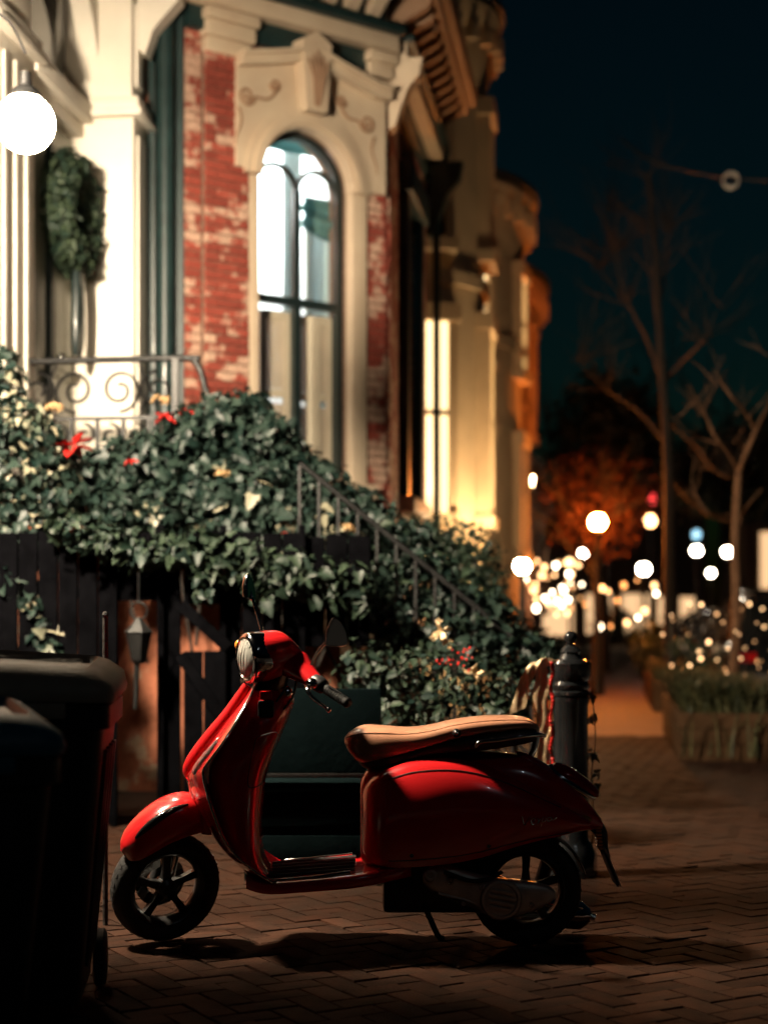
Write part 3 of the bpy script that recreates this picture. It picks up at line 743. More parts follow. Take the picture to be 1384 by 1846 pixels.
# its twin stands a few steps nearer, outside the frame, and throws the shadows to the right
KL = FWD * 6.6 + RGT * -2.6 + V(0, 0, 4.1)
kl = thing('globe_lamp', 'second globe lamp post with a wide shade on the garden edge, left of the bins', 'lamp', (KL.x, KL.y, 0))
MB().lathe([(.001, 0), (.16, 0), (.16, .12), (.10, .2), (.075, .3), (.05, 3.6), (.035, 3.7), (.03, 3.92), (.045, 3.94), (.001, 3.95)], 16).build('post', M['iron'], kl)
MB().sphere((0, 0, KL.z), .155, 32).build('globe', E_KEY, kl)
MB().lathe([(.50, .13), (.505, .14), (.30, .19), (.10, .25), (.04, .33), (.001, .34)], 32, T(0, 0, KL.z)).build('shade', M['greendark'], kl)

def street_lamp(p, label, r, em, post_r=.05, cat='street lamp', group=None, lantern=False):
    t = thing('street_lamp', label, cat, (p.x, p.y, 0), 0, group)
    pm_ = MB().lathe([(.001, 0), (post_r * 2.4, 0), (post_r * 2.4, .15), (post_r * 1.5, .35), (post_r, .8), (post_r * .75, p.z - r * 1.5), (post_r * 1.5, p.z - r * 1.3), (post_r * 1.3, p.z - r * .9), (.001, p.z - r * .9)], 12)
    pm_.build('post', M['iron'], t)
    if lantern:
        MB().lathe([(r * .55, -r), (r * .85, r * .7), (.001, r * .75)], 6, T(0, 0, p.z)).build('lantern', em, t, 0)
        MB().lathe([(r * 1.0, r * .72), (r * .5, r * 1.15), (.02, r * 1.35), (.001, r * 1.6)], 6, T(0, 0, p.z)).build('roof', M['iron'], t, 0)
    else:
        MB().sphere((0, 0, p.z), r, 20).build('globe', em, t)
        MB().lathe([(r * .55, r * .85), (r * .35, r * 1.15), (.01, r * 1.5)], 10, T(0, 0, p.z)).build('finial', M['iron'], t)
    return t
street_lamp(at(1077, 941, 26), 'bright orange street lamp glowing against the dark tree', .13, E_ORANGE)
street_lamp(at(1160, 1026, 34), 'large white globe street lamp beside the tall bare trunk', .13, E_WHITE)
street_lamp(at(1255, 993, 38), 'white globe street lamp between the two bare trees', .12, E_WHITE)
street_lamp(at(1311, 995, 42), 'white globe street lamp next to the slender pale trunk', .13, E_WHITE)
street_lamp(at(1051, 997, 46), 'small white street lamp below the orange one', .11, E_WHITE)
street_lamp(at(1281, 1033, 44), 'small low white lamp over the parked cars', .10, E_WHITE)
street_lamp(at(1026, 1014, 52), 'faint amber lamp close to the lit house fronts', .13, emit('dim amber glow', (1, .6, .25), 8, False))
# porch lamp on a newel beyond the clipped bush, and a wall lantern on a far house
PLp = at(941, 1021, 18.0)
street_lamp(PLp, 'white hot porch lantern on a newel beyond the clipped bush', .085, E_PORCH, .045, 'lantern')
street_lamp(at(947, 872, 31), 'tall gas lantern in front of the far house fronts', .19, emit('gas lantern glow', (1.0, .62, .30), 120), .055, 'lantern', None, True)

# ================================================================== neighbouring houses with round bays
def bay_house(name, label, x_face, y0, y1, r, ztop, wall, windows, corn=.45, back=8, rows=None):
    yc = (y0 + y1) / 2
    t = thing(name, label, 'house', (x_face - r, yc, 0))
    b = lambda mb, nm, mt, sm=40, par=None: mb.build(nm, mt, par or t, sm, world=par is None)
    hw = (y1 - y0) / 2; XF = x_face - r * .55
    ext = 1.0
    # bay outline in plan: half ellipse bulging to the street
    def plan(off, n=24):
        return [(XF + (r * .55 + off) * math.sin(math.pi * i / n), yc - (hw * .62 + off) * math.cos(math.pi * i / n)) for i in range(n + 1)]
    wallm = MB(); wallm.box(XF - back, XF - .001, y0 + .001, y1 - .001, 0, ztop); b(wallm, 'wall', wall, 0)
    def seg(z0, z1, off, nm, mt, par=None):
        m = MB(); pl = plan(off); m.prism(pl + [(XF - .05, pl[-1][1]), (XF - .05, pl[0][1])], z0, z1); return b(m, nm, mt, 40, par)
    seg(0, ztop - .9, 0, 'bay', wall)
    for z in (2.1, 5.1): seg(z, z + .16, .06, 'string_course', wall)
    # flared cornice
    rings = []
    for off, z in ((.0, ztop - .9), (.04, ztop - .75), (.10, ztop - .55), (corn * .55, ztop - .30), (corn, ztop - .18), (corn + .04, ztop - .02), (corn, ztop + .04), (-.1, ztop + .10)):
        pl = plan(off); rings.append([V(x, y, z) for x, y in pl] + [V(XF - .2, pl[-1][1], z), V(XF - .2, pl[0][1], z)])
    b(MB().loft(rings), 'cornice', wall, 25)
    pl = plan(corn * .5, 26)
    for k in range(1, 26, 2):
        x, y = pl[k]; a_ = math.atan2(pl[k + 1][1] - pl[k - 1][1], pl[k + 1][0] - pl[k - 1][0])
        b(MB().box(-.05, .05, -corn * .5 - .05, .03, ztop - .46, ztop - .20, T(x, y, 0) @ Rz(a_), ch=.012), 'modillion', wall)
    seg(ztop + .06, ztop + .14, corn + .07, 'gutter', M['slate'])
    b(MB().tube([(XF + .10, y0 + .12, 0), (XF + .10, y0 + .12, ztop - .6)], .05, 8), 'downpipe', M['greendark'], 60)
    for (th, z0, z1, wd, mt, lit) in windows:
        a = R(th); cx = XF + (r * .55) * math.sin(a); cy = yc - (hw * .62) * math.cos(a)
        nx, ny = math.sin(a) / (r * .55), -math.cos(a) / (hw * .62); nn = Vector((nx, ny, 0)).normalized()
        F = frame(V(cx, cy, 0), V(0, 0, 1).cross(nn), V(0, 0, 1), nn)
        m = MB(); d0 = .06
        for u in (-wd / 2 - .10, wd / 2): m.box(u, u + .10, z0 - .1, z1, -.10, .10, F)
        m.box(-wd / 2 - .14, wd / 2 + .14, z1 + .001, z1 + .2, -.1, .14, F); m.box(-wd / 2 - .14, wd / 2 + .14, z0 - .24, z0 - .101, -.1, .15, F)
        wo = b(m, 'window', wall, 0)
        p = MB(); p.box(-wd / 2, wd / 2, z0 - .1, z1, -.03, .025, F); p.build('pane', mt, wo, 0)
        q = MB(); q.box(-wd / 2, wd / 2, (z0 + z1) / 2 - .03, (z0 + z1) / 2 + .03, .027, .05, F); q.box(-.02, .02, z0 - .1, z1, .028, .045, F); q.build('glazing_bar', M['cream'], wo, 0)
    return t
DK = M['carglass']
bay_house('painted_house', 'ochre painted house with a round bay right behind the brick house', -1.42, 17.62, 20.9, 1.5, 8.4, M['stucco'],
          [(14, 2.55, 4.65, .56, E_WIN, 1), (90, 2.55, 4.65, .6, E_WIN, 1), (14, 5.7, 7.2, .5, DK, 0), (90, 5.7, 7.2, .5, DK, 0)], .18)
bay_house('painted_house', 'tan painted house with a flared cornice and lit tall windows, second beyond the brick house', -1.22, 21.0, 26.6, 1.8, 7.35, M['stucco2'],
          [(27, 4.95, 6.2, .34, E_WIN, 1), (80, 4.95, 6.2, .5, E_WIN, 1), (27, 2.4, 3.75, .34, E_WIN, 1), (80, 2.3, 3.75, .5, DK, 0)], .2)
bay_house('painted_house', 'narrow brown house with a jutting cornice, third beyond the brick house', -1.35, 26.8, 34.5, 2.0, 7.5, M['stucco3'],
          [(30, 4.9, 6.6, .34, E_WIN, 1), (30, 2.0, 3.8, .34, DK, 0), (85, 4.8, 6.6, .5, DK, 0)], .28)
bay_house('painted_house', 'dim far house at the end of the row, lit windows low down', -1.55, 35, 48, 2.0, 4.4, M['stucco3'],
          [(35, 1.6, 3.0, .8, E_WIN, 1), (85, 1.6, 3.0, .8, E_WINW, 1)], .2)

def far_block(name, label, x0, x1, y0, y1, z, mat, wins):
    t = thing(name, label, 'building', ((x0 + x1) / 2, y0, 0))
    MB().box(x0, x1, y0, y1, 0, z).build('wall', mat, t, 0, world=True)
    MB().box(x0 - .3, x1 + .3, y0 - .3, y1, z + .001, z + .4).build('cornice', mat, t, 0, world=True)
    for (cx, z0, z1, w, em) in wins:
        o = MB().box(cx - w / 2 - .12, cx + w / 2 + .12, y0 - .10, y0 - .001, z0 - .12, z1 + .12).build('window', M['cream'], t, 0, world=True)
        MB().box(cx - w / 2, cx + w / 2, y0 - .13, y0 - .101, z0, z1).build('pane', em, o, 0)
    return t
DIMW = emit('dim lit window', (1, .6, .3), 1.2, False)
far_block('shop_building', 'low far shop with white hot windows at the end of the pavement', -9, 2.6, 78, 90, 6.0, M['stucco3'],
          [(-2.6 - 1.5, 2.6, 6.0 - .6, 1.6, E_WINW), (-2.2, .5, 2.4, 1.5, DIMW), (-.2, .6, 2.5, 1.2, DIMW), (1.6, .6, 2.5, 1.4, DIMW), (-5.4, .6, 2.4, 1.4, E_WINW)])
far_block('shop_building', 'far corner shop with bright windows behind the parked cars', 6.0, 17, 70, 85, 8.0, M['stucco3'],
          [(6.9, 2.6, 5.0, .5, DIMW), (8.2, 2.2, 4.2, 1.6, DIMW), (8.4, 4.6, 6.2, .9, DIMW), (10.2, 2.0, 4.0, 1.5, E_WINW)])
far_block('dark_building', 'dark row house far across the street under the trees', 3.0, 5.9, 95, 110, 9.0, M['stucco3'],
          [(3.6, 1.0, 2.6, .9, DIMW), (4.9, 1.0, 2.6, .9, DIMW)])
# small signals
def beacon(p, r, em, label, cat):
    t = thing('signal_light', label, cat, (p.x, p.y, 0))
    MB().tube([(0, 0, 0), (0, 0, p.z - r)], .04, 8).build('post', M['iron'], t)
    MB().sphere((0, 0, p.z), (r, r, r * 1.15), 14).build('lens', em, t); return t
beacon(at(1172, 899, 48), .16, E_RED, 'small red signal light among the dark branches', 'signal')
beacon(at(1172, 939, 47), .16, emit('amber signal', (1, .5, .2), 14, False), 'amber signal light just below the red one', 'signal')
beacon(at(1255, 964, 46), .13, E_BLUE, 'small pale blue light above a white globe lamp', 'signal')

# light strings: a cable and its bulbs
bulb_mes = []
for e_ in E_FAIRY:
    b_ = MB().sphere((0, 0, 0), 1, 8).mesh('bulb'); b_.materials.append(e_); b_.shade_smooth(); bulb_mes.append(b_)
def light_string(label, pts, r, ks=(0, 1, 1, 2)):
    mix = [bulb_mes[k] for k in ks]
    base = pts[0]; t = thing('light_string', label, 'string lights', (base.x, base.y, 0))
    MB().tube(pts, .006, 5).build('cable', M['iron'], t, 60, world=True)
    for p in pts:
        o = bpy.data.objects.new('bulb', random.choice(mix)); col.objects.link(o); o.parent = t; o.matrix_parent_inverse = WM[t.name].inverted()
        rr = r * random.uniform(.6, 1.35); o.location = p + V(0, 0, -rr); o.scale = (rr, rr, rr * 1.2)
def wander(boxpx, n, d0, d1):
    x0, x1, y0, y1 = boxpx; out = []
    for i in range(n):
        f = i / max(1, n - 1)
        out.append(at(x0 + (x1 - x0) * f + random.gauss(0, 5), (y0 + y1) / 2 + (y1 - y0) / 2 * math.sin(i * 1.9) + random.gauss(0, 3), d0 + (d1 - d0) * f))
    return out
light_string('dense warm string lights where the house fronts end', wander((925, 1052, 1012, 1078), 30, 27, 33), .042, (0, 2, 2, 1, 0))
light_string('second string of bright bulbs low over the far railings', wander((930, 1045, 1030, 1092), 16, 29, 31), .045, (0, 2, 1))
light_string('small knot of warm bulbs low beside the far bushes', wander((990, 1022, 1072, 1106), 8, 24, 25), .035)
light_string('warm bulbs strung round the far planters under the white lamp', wander((1060, 1215, 1040, 1130), 16, 27, 30), .04)
light_string('amber bulbs by the cars, standing for reflections in them', wander((1200, 1384, 1085, 1200), 24, 17, 21), .016, (0, 1, 1))  # bulbs of this string and the next stand for reflections in the cars
light_string('tiny bulbs standing for reflections in the dark car at the picture edge', wander((1310, 1392, 1120, 1215), 12, 15, 17), .010, (0, 1, 1))
# ================================================================== planting
def leaf_poly(kind):
    if kind == 'ivy':
        o = [(0, 0), (.34, -.12), (.46, .18), (.30, .34), (.26, .62), (0, 1.0), (-.26, .62), (-.30, .34), (-.46, .18), (-.34, -.12)]
    elif kind == 'box':
        o = [(0, 0), (.26, .3), (.22, .7), (0, 1.0), (-.22, .7), (-.26, .3)]
    elif kind == 'blade':
        o = [(.03, 0), (.04, .5), (0, 1.0), (-.04, .5), (-.03, 0)]
    else:
        o = [(0, 0), (.30, .35), (.16, .75), (0, 1.0), (-.16, .75), (-.30, .35)]
    return o
def leaf_geo(kind):
    o = leaf_poly(kind); ctr = (0, .42)
    P = [(ctr[0], ctr[1], .0)] + [(x, y, (abs(x) * .35) - .22 * (y - .4) ** 2) for x, y in o]
    n = len(o); F = [(0, 1 + i, 1 + (i + 1) % n) for i in range(n)]
    return np.array(P), F
LG = {k: leaf_geo(k) for k in ('ivy', 'box', 'tree')}
def orient(nrm, spin):
    """rows: leaf x, y (tip), z(normal) axes"""
    z = nrm / np.linalg.norm(nrm, axis=1, keepdims=True)
    dn = np.tile(np.array([0, 0, -1.0]), (len(z), 1)) + rng.normal(0, .55, z.shape)
    y = dn - z * (dn * z).sum(1, keepdims=True); y /= np.linalg.norm(y, axis=1, keepdims=True) + 1e-9
    x = np.cross(y, z)
    c, s = np.cos(spin)[:, None], np.sin(spin)[:, None]
    return x * c + y * s, y * c - x * s, z
def leaf_mesh(name, pos, nrm, size, kind):
    P, F = LG[kind]; n = len(pos); k = len(P)
    x, y, z = orient(nrm, rng.normal(0, .6, n))
    s = size[:, None, None]
    verts = pos[:, None, :] + s * (P[None, :, 0, None] * x[:, None, :] + P[None, :, 1, None] * y[:, None, :] + P[None, :, 2, None] * z[:, None, :])
    verts = verts.reshape(-1, 3)
    faces = (np.array(F)[None] + (np.arange(n) * k)[:, None, None]).reshape(-1, 3)
    me = bpy.data.meshes.new(name); me.vertices.add(len(verts)); me.vertices.foreach_set('co', verts.ravel())
    me.loops.add(faces.size); me.loops.foreach_set('vertex_index', faces.ravel().astype(np.int32))
    me.polygons.add(len(faces)); me.polygons.foreach_set('loop_start', (np.arange(len(faces)) * 3).astype(np.int32)); me.polygons.foreach_set('loop_total', np.full(len(faces), 3, np.int32))
    me.update(); me.validate(); return me
def blob_points(blobs, dens, shell=.55):
    Ps, Ns = [], []
    for (c, rx, ry, rz) in blobs:
        area = 4 * math.pi * ((rx * ry) ** 1.6 / 3 + (rx * rz) ** 1.6 / 3 + (ry * rz) ** 1.6 / 3) ** (1 / 1.6)
        n = max(12, int(area * dens))
        d = rng.normal(0, 1, (n, 3)); d /= np.linalg.norm(d, axis=1, keepdims=True)
        rad = 1 - shell * rng.random(n) ** 1.7 + rng.normal(0, .07, n)
        e = np.array([rx, ry, rz]); p = d * e * rad[:, None]
        # camera-side frame: rx across the view, ry along it
        pw = p[:, :1] * np.array(RGT)[None] + p[:, 1:2] * np.array(FWD)[None] + p[:, 2:] * np.array([[0, 0, 1.0]])
        nn = d / e; nw = nn[:, :1] * np.array(RGT)[None] + nn[:, 1:2] * np.array(FWD)[None] + nn[:, 2:] * np.array([[0, 0, 1.0]])
        nw /= np.linalg.norm(nw, axis=1, keepdims=True); nw = nw + np.array([0, -.10, .35]) + rng.normal(0, .62, nw.shape)
        Ps.append(np.array(c)[None] + pw); Ns.append(nw)
    return np.concatenate(Ps), np.concatenate(Ns)
def plant(name, label, cat, blobs, dens, size, kind, mat, stems=True, singles=0, group=None, mat2=None, bark='barkdark'):
    c0 = sum((Vector(b[0]) for b in blobs), Vector()) / len(blobs)
    t = thing(name, label, cat, (c0.x, c0.y, 0), 0, group)
    pos, nrm = blob_points(blobs, dens)
    keep = pos[:, 2] > .02; pos, nrm = pos[keep], nrm[keep]
    sz = size * (.45 + 1.15 * rng.random(len(pos)) ** 1.6)
    if singles:
        depth = pos @ np.array(FWD); order = np.argsort(depth - sz * 6); sel = order[:singles]
        P, F = LG[kind]; protos = []
        for q in range(4):
            PP = P.copy(); PP[:, 2] *= random.uniform(.5, 1.6)
            me = bpy.data.meshes.new('leaf'); me.from_pydata([tuple(v) for v in PP], [], F); me.update(); me.materials.append(mat2 if (mat2 and q == 3) else mat); protos.append(me)
        x, y, z = orient(nrm[sel], rng.normal(0, .6, singles))
        for i, k in enumerate(sel):
            o = bpy.data.objects.new('leaf', protos[i % 4]); col.objects.link(o); o.parent = t; o.matrix_parent_inverse = WM[t.name].inverted()
            s = sz[k] * 1.15
            m = Matrix(((x[i][0] * s, y[i][0] * s, z[i][0] * s, pos[k][0]), (x[i][1] * s, y[i][1] * s, z[i][1] * s, pos[k][1]), (x[i][2] * s, y[i][2] * s, z[i][2] * s, pos[k][2]), (0, 0, 0, 1)))
            o.matrix_basis = m
        mask = np.ones(len(pos), bool); mask[sel] = False; pos, nrm, sz = pos[mask], nrm[mask], sz[mask]
    if mat2 is not None and not singles:
        h = rng.random(len(pos)) < .18
        o = link('pale_foliage', leaf_mesh('pale_foliage', pos[h], nrm[h], sz[h] * 1.1, kind), mat2, t, 0, True); o['kind'] = 'stuff'
        pos, nrm, sz = pos[~h], nrm[~h], sz[~h]
    o = link('foliage', leaf_mesh('foliage', pos, nrm, sz, kind), mat, t, 0, True); o['kind'] = 'stuff'
    if stems:
        for (c, rx, ry, rz) in blobs:
            s = MB()
            c = Vector(c); g = V(c.x + random.uniform(-.2, .2), c.y + random.uniform(0, .3), max(0, c.z - rz - random.uniform(.2, .9)))
            s.tube(interp([g, (g + c) / 2 + V(random.uniform(-.08, .08), random.uniform(-.05, .05), 0), c + V(0, 0, rz * .4)], 7), [.012 - .001 * i for i in range(7)], 5)
            s.build('stem', M[bark], t, 60, world=True)
    return t
def B(px, py, d, rx, ry, rz): return (at(px, py, d), rx, ry, rz)
ivy_main = [B(*b) for b in (
    (150, 872, 10.35, .24, .30, .22), (215, 850, 10.4, .26, .3, .22), (285, 840, 10.4, .26, .3, .24), (335, 800, 10.5, .22, .26, .24), (385, 775, 10.5, .24, .26, .24), (435, 758, 10.6, .22, .26, .22),
    (475, 800, 10.5, .24, .28, .22), (520, 845, 10.5, .22, .26, .2), (570, 890, 10.4, .24, .28, .2), (625, 925, 10.4, .22, .26, .18),
    (235, 915, 10.2, .28, .3, .17), (310, 915, 10.2, .28, .3, .2), (390, 890, 10.2, .3, .3, .24), (460, 900, 10.2, .28, .3, .24), (530, 950, 10.15, .26, .3, .22), (420, 965, 10.1, .22, .26, .16), (500, 1000, 10.0, .26, .26, .14), (600, 990, 10.1, .28, .28, .18), (560, 1030, 9.9, .22, .22, .12))]
plant('ivy', 'pale lit ivy heaped over the landing railing and upper stairs', 'ivy', ivy_main, 800, .064, 'ivy', M['ivy'], True, 300, None, M['ivyglint'])
drape_ = [B(*b) for b in ((120, 950, 9.25, .14, .10, .12), (165, 965, 9.22, .16, .1, .12), (215, 975, 9.22, .17, .1, .12), (270, 985, 9.22, .17, .1, .13), (330, 990, 9.22, .18, .1, .14), (390, 1000, 9.22, .18, .1, .14), (450, 1015, 9.2, .18, .1, .15), (510, 1030, 9.2, .18, .1, .14), (570, 1045, 9.2, .18, .1, .14), (630, 1060, 9.2, .18, .1, .16), (480, 1070, 9.2, .10, .08, .12), (370, 1050, 9.2, .08, .08, .1))]
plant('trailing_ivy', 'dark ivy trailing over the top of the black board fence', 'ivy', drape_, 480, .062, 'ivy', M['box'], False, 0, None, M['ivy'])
creeper = [B(*b) for b in ((14, 690, 9.9, .10, .12, .22), (28, 770, 9.8, .2, .2, .2), (70, 800, 9.9, .18, .2, .18), (20, 860, 9.7, .24, .22, .26), (85, 880, 9.8, .2, .2, .22), (25, 960, 9.6, .22, .2, .22), (70, 970, 9.6, .16, .2, .18), (20, 1050, 9.5, .16, .16, .16), (58, 1085, 9.4, .08, .1, .12), (80, 1130, 9.4, .06, .08, .10), (92, 1185, 9.3, .05, .06, .08))]
plant('creeper', 'leafy creeper hanging down beside the bins below the globe lamp', 'creeper', creeper, 560, .06, 'ivy', M['ivy'], True, 0, None, M['ivyglint'])
lower = [B(*b) for b in ((680, 960, 10.2, .22, .26, .2), (730, 990, 10.2, .24, .26, .2), (690, 1040, 10.0, .26, .26, .22), (760, 1050, 10.0, .26, .26, .22), (820, 1080, 10.0, .26, .26, .2), (880, 1120, 10.0, .22, .24, .16), (700, 1120, 9.7, .24, .26, .22), (770, 1130, 9.7, .26, .26, .2), (850, 1160, 9.6, .26, .26, .18), (930, 1175, 9.6, .22, .22, .13), (640, 1080, 9.9, .2, .2, .2), (985, 1200, 9.5, .14, .16, .1))]
plant('shrub', 'dark leafy shrub climbing the lower stairs under the thin handrail', 'shrub', lower, 520, .058, 'ivy', M['ivy'], True, 0, None, M['box'])
low2 = [B(*b) for b in ((660, 1215, 8.6, .18, .2, .2), (720, 1220, 8.6, .2, .2, .18), (780, 1210, 8.6, .22, .2, .18), (850, 1235, 8.5, .22, .2, .15), (920, 1240, 8.5, .2, .2, .13), (700, 1290, 8.4, .22, .2, .14), (800, 1290, 8.4, .24, .2, .13), (900, 1290, 8.4, .22, .2, .12))]
plant('shrub', 'low dark evergreen shrub right behind the scooter seat', 'shrub', low2, 420, .055, 'box', M['box'], True, 0, None, M['ivy'])
bush = [B(*b) for b in ((800, 985, 12.4, .26, .35, .24), (845, 1000, 12.4, .26, .35, .26), (860, 1050, 12.3, .24, .35, .26), (810, 1050, 12.3, .28, .35, .28), (760, 970, 12.5, .22, .3, .18), (870, 1090, 12.2, .2, .3, .2))]
plant('clipped_bush', 'round clipped dark bush at the foot of the ochre house', 'bush', bush, 900, .045, 'box', M['box'], True)
bush2 = [B(*b) for b in ((915, 1130, 13.5, .22, .25, .16), (955, 1150, 13.5, .2, .25, .12), (990, 1165, 13.4, .16, .2, .10))]
plant('low_bush', 'low dark bush running out to the iron bollard', 'bush', bush2, 700, .045, 'box', M['box'], True)

# red poinsettias among the leaves
def flower(p, r, label, n=9):
    t = thing('poinsettia', label, 'flower', (p.x, p.y, p.z - r))
    pe = MB()
    for k in range(n):
        a = 2 * math.pi * k / n + random.uniform(-.2, .2); l = r * random.uniform(.8, 1.15)
        m = T(*p) @ Rz(a) @ Ry(R(random.uniform(-40, 35)))
        pt = [(0, 0, 0), (l * .35, l * .22, .012), (l * .75, l * .16, 0), (l, 0, -.02), (l * .75, -l * .16, 0), (l * .35, -l * .22, .012)]
        PB = MB(); PB.add(pt, [(0, 1, 2, 3), (0, 3, 4, 5)], m); PB.build('petal', M['petal'], t, 0, world=True, fix=False)
    MB().tube([p, p - V(0, -.03, r * 1.4)], .006, 5).build('stem', M['ivy'], t, 60, world=True)
flower(at(133, 803, 10.0), .15, 'large red poinsettia below the scrolled railing')
flower(at(297, 752, 10.3), .075, 'small red flower above the ivy under the railing corner', 7)
flower(at(335, 742, 10.4), .06, 'small red flower close to the sweeping handrail end', 6)
flower(at(525, 968, 9.85), .07, 'small red flower low in the ivy left of the handrail', 6)
flower(at(236, 832, 10.05), .05, 'tiny red bloom in the middle of the lit ivy', 5)
def dried(p, r, label):
    t = thing('dried_flower', label, 'flower', (p.x, p.y, p.z - r))
    n = 60; d = rng.normal(0, 1, (n, 3)); d /= np.linalg.norm(d, axis=1, keepdims=True); d[:, 2] = np.abs(d[:, 2]) * .6
    o = link('flower_head', leaf_mesh('flower_head', np.array(p)[None] + d * r * .8, d + rng.normal(0, .3, d.shape), np.full(n, r * .4), 'box'), M['dryflower'], t, 0, True)
    MB().tube([p, p - V(0, -.02, .25)], .006, 5).build('stem', M['barkdark'], t, 60, world=True)
dried(at(98, 735, 10.0), .07, 'upright dried tan flower head left of the railing scrolls')
dried(at(625, 955, 9.9), .075, 'flat dried flower head beside the middle of the handrail')
dried(at(290, 722, 10.3), .07, 'pale dried flower head resting against the landing railing')
dried(at(400, 855, 9.95), .06, 'dried cream flower head in the lit ivy')

# ------------------------------------------------ wreath on the door
WRc = V(-4.02, 11.76, 4.32)
wt = thing('wreath', 'large dark green fir wreath hanging on the front door', 'wreath', WRc)
n = 3800; th = rng.random(n) * 2 * math.pi; ph = rng.random(n) * 2 * math.pi; rr = .115 * np.sqrt(rng.random(n)) + .02
ring_r = .335
pos = np.stack([WRc.x + rr * np.sin(ph) * 1.0, WRc.y + (ring_r + rr * np.cos(ph)) * np.cos(th), WRc.z + (ring_r + rr * np.cos(ph)) * np.sin(th)], 1)
nr = np.stack([np.sin(ph), np.cos(ph) * np.cos(th), np.cos(ph) * np.sin(th)], 1) + rng.normal(0, .5, (n, 3))
o = link('needles', leaf_mesh('needles', pos, nr, rng.uniform(.05, .1, n), 'tree'), M['wreath'], wt, 0, True); o['kind'] = 'stuff'
MB().tube([V(WRc.x, WRc.y + ring_r * math.cos(a), WRc.z + ring_r * math.sin(a)) for a in [2 * math.pi * i / 24 for i in range(25)]], .03, 6).build('hoop', M['barkdark'], wt, 60, world=True)
rb = MB()
for sg in (-1, 1):
    rb.tube(interp([(WRc.x + .05, WRc.y + sg * .02, WRc.z - .40), (WRc.x + .06, WRc.y + sg * .05, WRc.z - .7), (WRc.x + .05, WRc.y + sg * .04, WRc.z - 1.1)], 10), [.03, .035, .04, .04, .04, .04, .04, .04, .035, .02], 6)
rb.build('ribbon_tail', M['sash'], wt, 60, world=True)

# ------------------------------------------------ trees
def limb(mb, p, d, l, r, depth, spread=.6, up=.15, seg=7):
    n = 6; pts = [p]; rad = [r]; dd = Vector(d).normalized(); q = Vector(p)
    for i in range(n):
        dd = (dd + V(random.gauss(0, .07), random.gauss(0, .07), up * .12 + random.gauss(0, .04))).normalized(); q = q + dd * (l / n); pts.append(q.copy()); rad.append(r * (1 - .62 * (i + 1) / n))
    mb.tube(pts, rad, seg)
    if depth > 0:
        for k in range(random.choice((2, 3, 3))):
            i = random.randint(2, n); ax = dd.orthogonal(); ax.rotate(Matrix.Rotation(random.uniform(0, 6.28), 3, dd)); nd = (dd + ax * random.uniform(spread * .6, spread * 1.3)).normalized()
            limb(mb, pts[i], nd, l * random.uniform(.5, .75), rad[i] * .72, depth - 1, spread, up, max(4, seg - 1))
# slender pale tree in the planting strip: the fork and limbs as they stand in the photograph
TD = 15.9
def tp(px, py, dd=0): return at(px, py, TD + dd)
st = thing('young_tree', 'slender bare young tree with a pale forked trunk in the grass bed', 'tree', tuple(tp(1320, 1345).xy) + (0,))
tk = MB(); tk.tube(interp([V(tp(1318, 1345).x, tp(1318, 1345).y, 0), tp(1322, 1220), tp(1327, 1100), tp(1325, 980), tp(1328, 900), tp(1331, 850)], 24), list(np.linspace(.052, .036, 24)), 9)
tk.build('trunk', M['bark'], st, 60, world=True)
for pts, r in (([(1331, 855), (1345, 815), (1365, 770), (1388, 725), (1415, 660), (1440, 560)], .032), ([(1331, 850), (1312, 815), (1288, 785), (1272, 752), (1262, 735)], .022), ([(1362, 778), (1345, 745), (1318, 715), (1300, 690), (1288, 668)], .02),
               ([(1325, 922), (1302, 932), (1278, 925), (1258, 900), (1246, 868)], .017), ([(1345, 815), (1330, 790), (1322, 800), (1340, 770)], .01), ([(1258, 900), (1235, 880), (1212, 868)], .008),
               ([(1300, 800), (1262, 790), (1232, 770), (1210, 750)], .012), ([(1328, 960), (1340, 925), (1352, 905), (1375, 880)], .014), ([(1290, 690), (1260, 660), (1230, 640)], .007), ([(1262, 735), (1240, 690)], .007)):
    b = MB(); P3 = interp([tp(px, py, .35 * math.sin(i * 1.3 + r * 90)) for i, (px, py) in enumerate(pts)], 16); b.tube(P3, list(np.linspace(r, r * .3, 16)), 7); b.build('branch', M['bark'], st, 60, world=True)
def twigs(t, tips, n, l, r, mat):
    s = MB()
    for q in range(n):
        p = random.choice(tips); d = V(random.gauss(0, .6), random.gauss(0, .5), random.uniform(.2, 1)).normalized()
        limb(s, p + V(random.gauss(0, .05), 0, random.gauss(0, .05)), d, l * random.uniform(.5, 1.2), r, 1, .7, .4, 4)
    o = s.build('twigs', mat, t, 60, world=True, fix=False); o['kind'] = 'stuff'
twigs(st, [tp(1300, 690), tp(1280, 765), tp(1265, 740), tp(1250, 880), tp(1275, 920), tp(1380, 740), tp(1410, 670), tp(1345, 745), tp(1225, 760), tp(1310, 700)], 14, .45, .005, M['bark'])
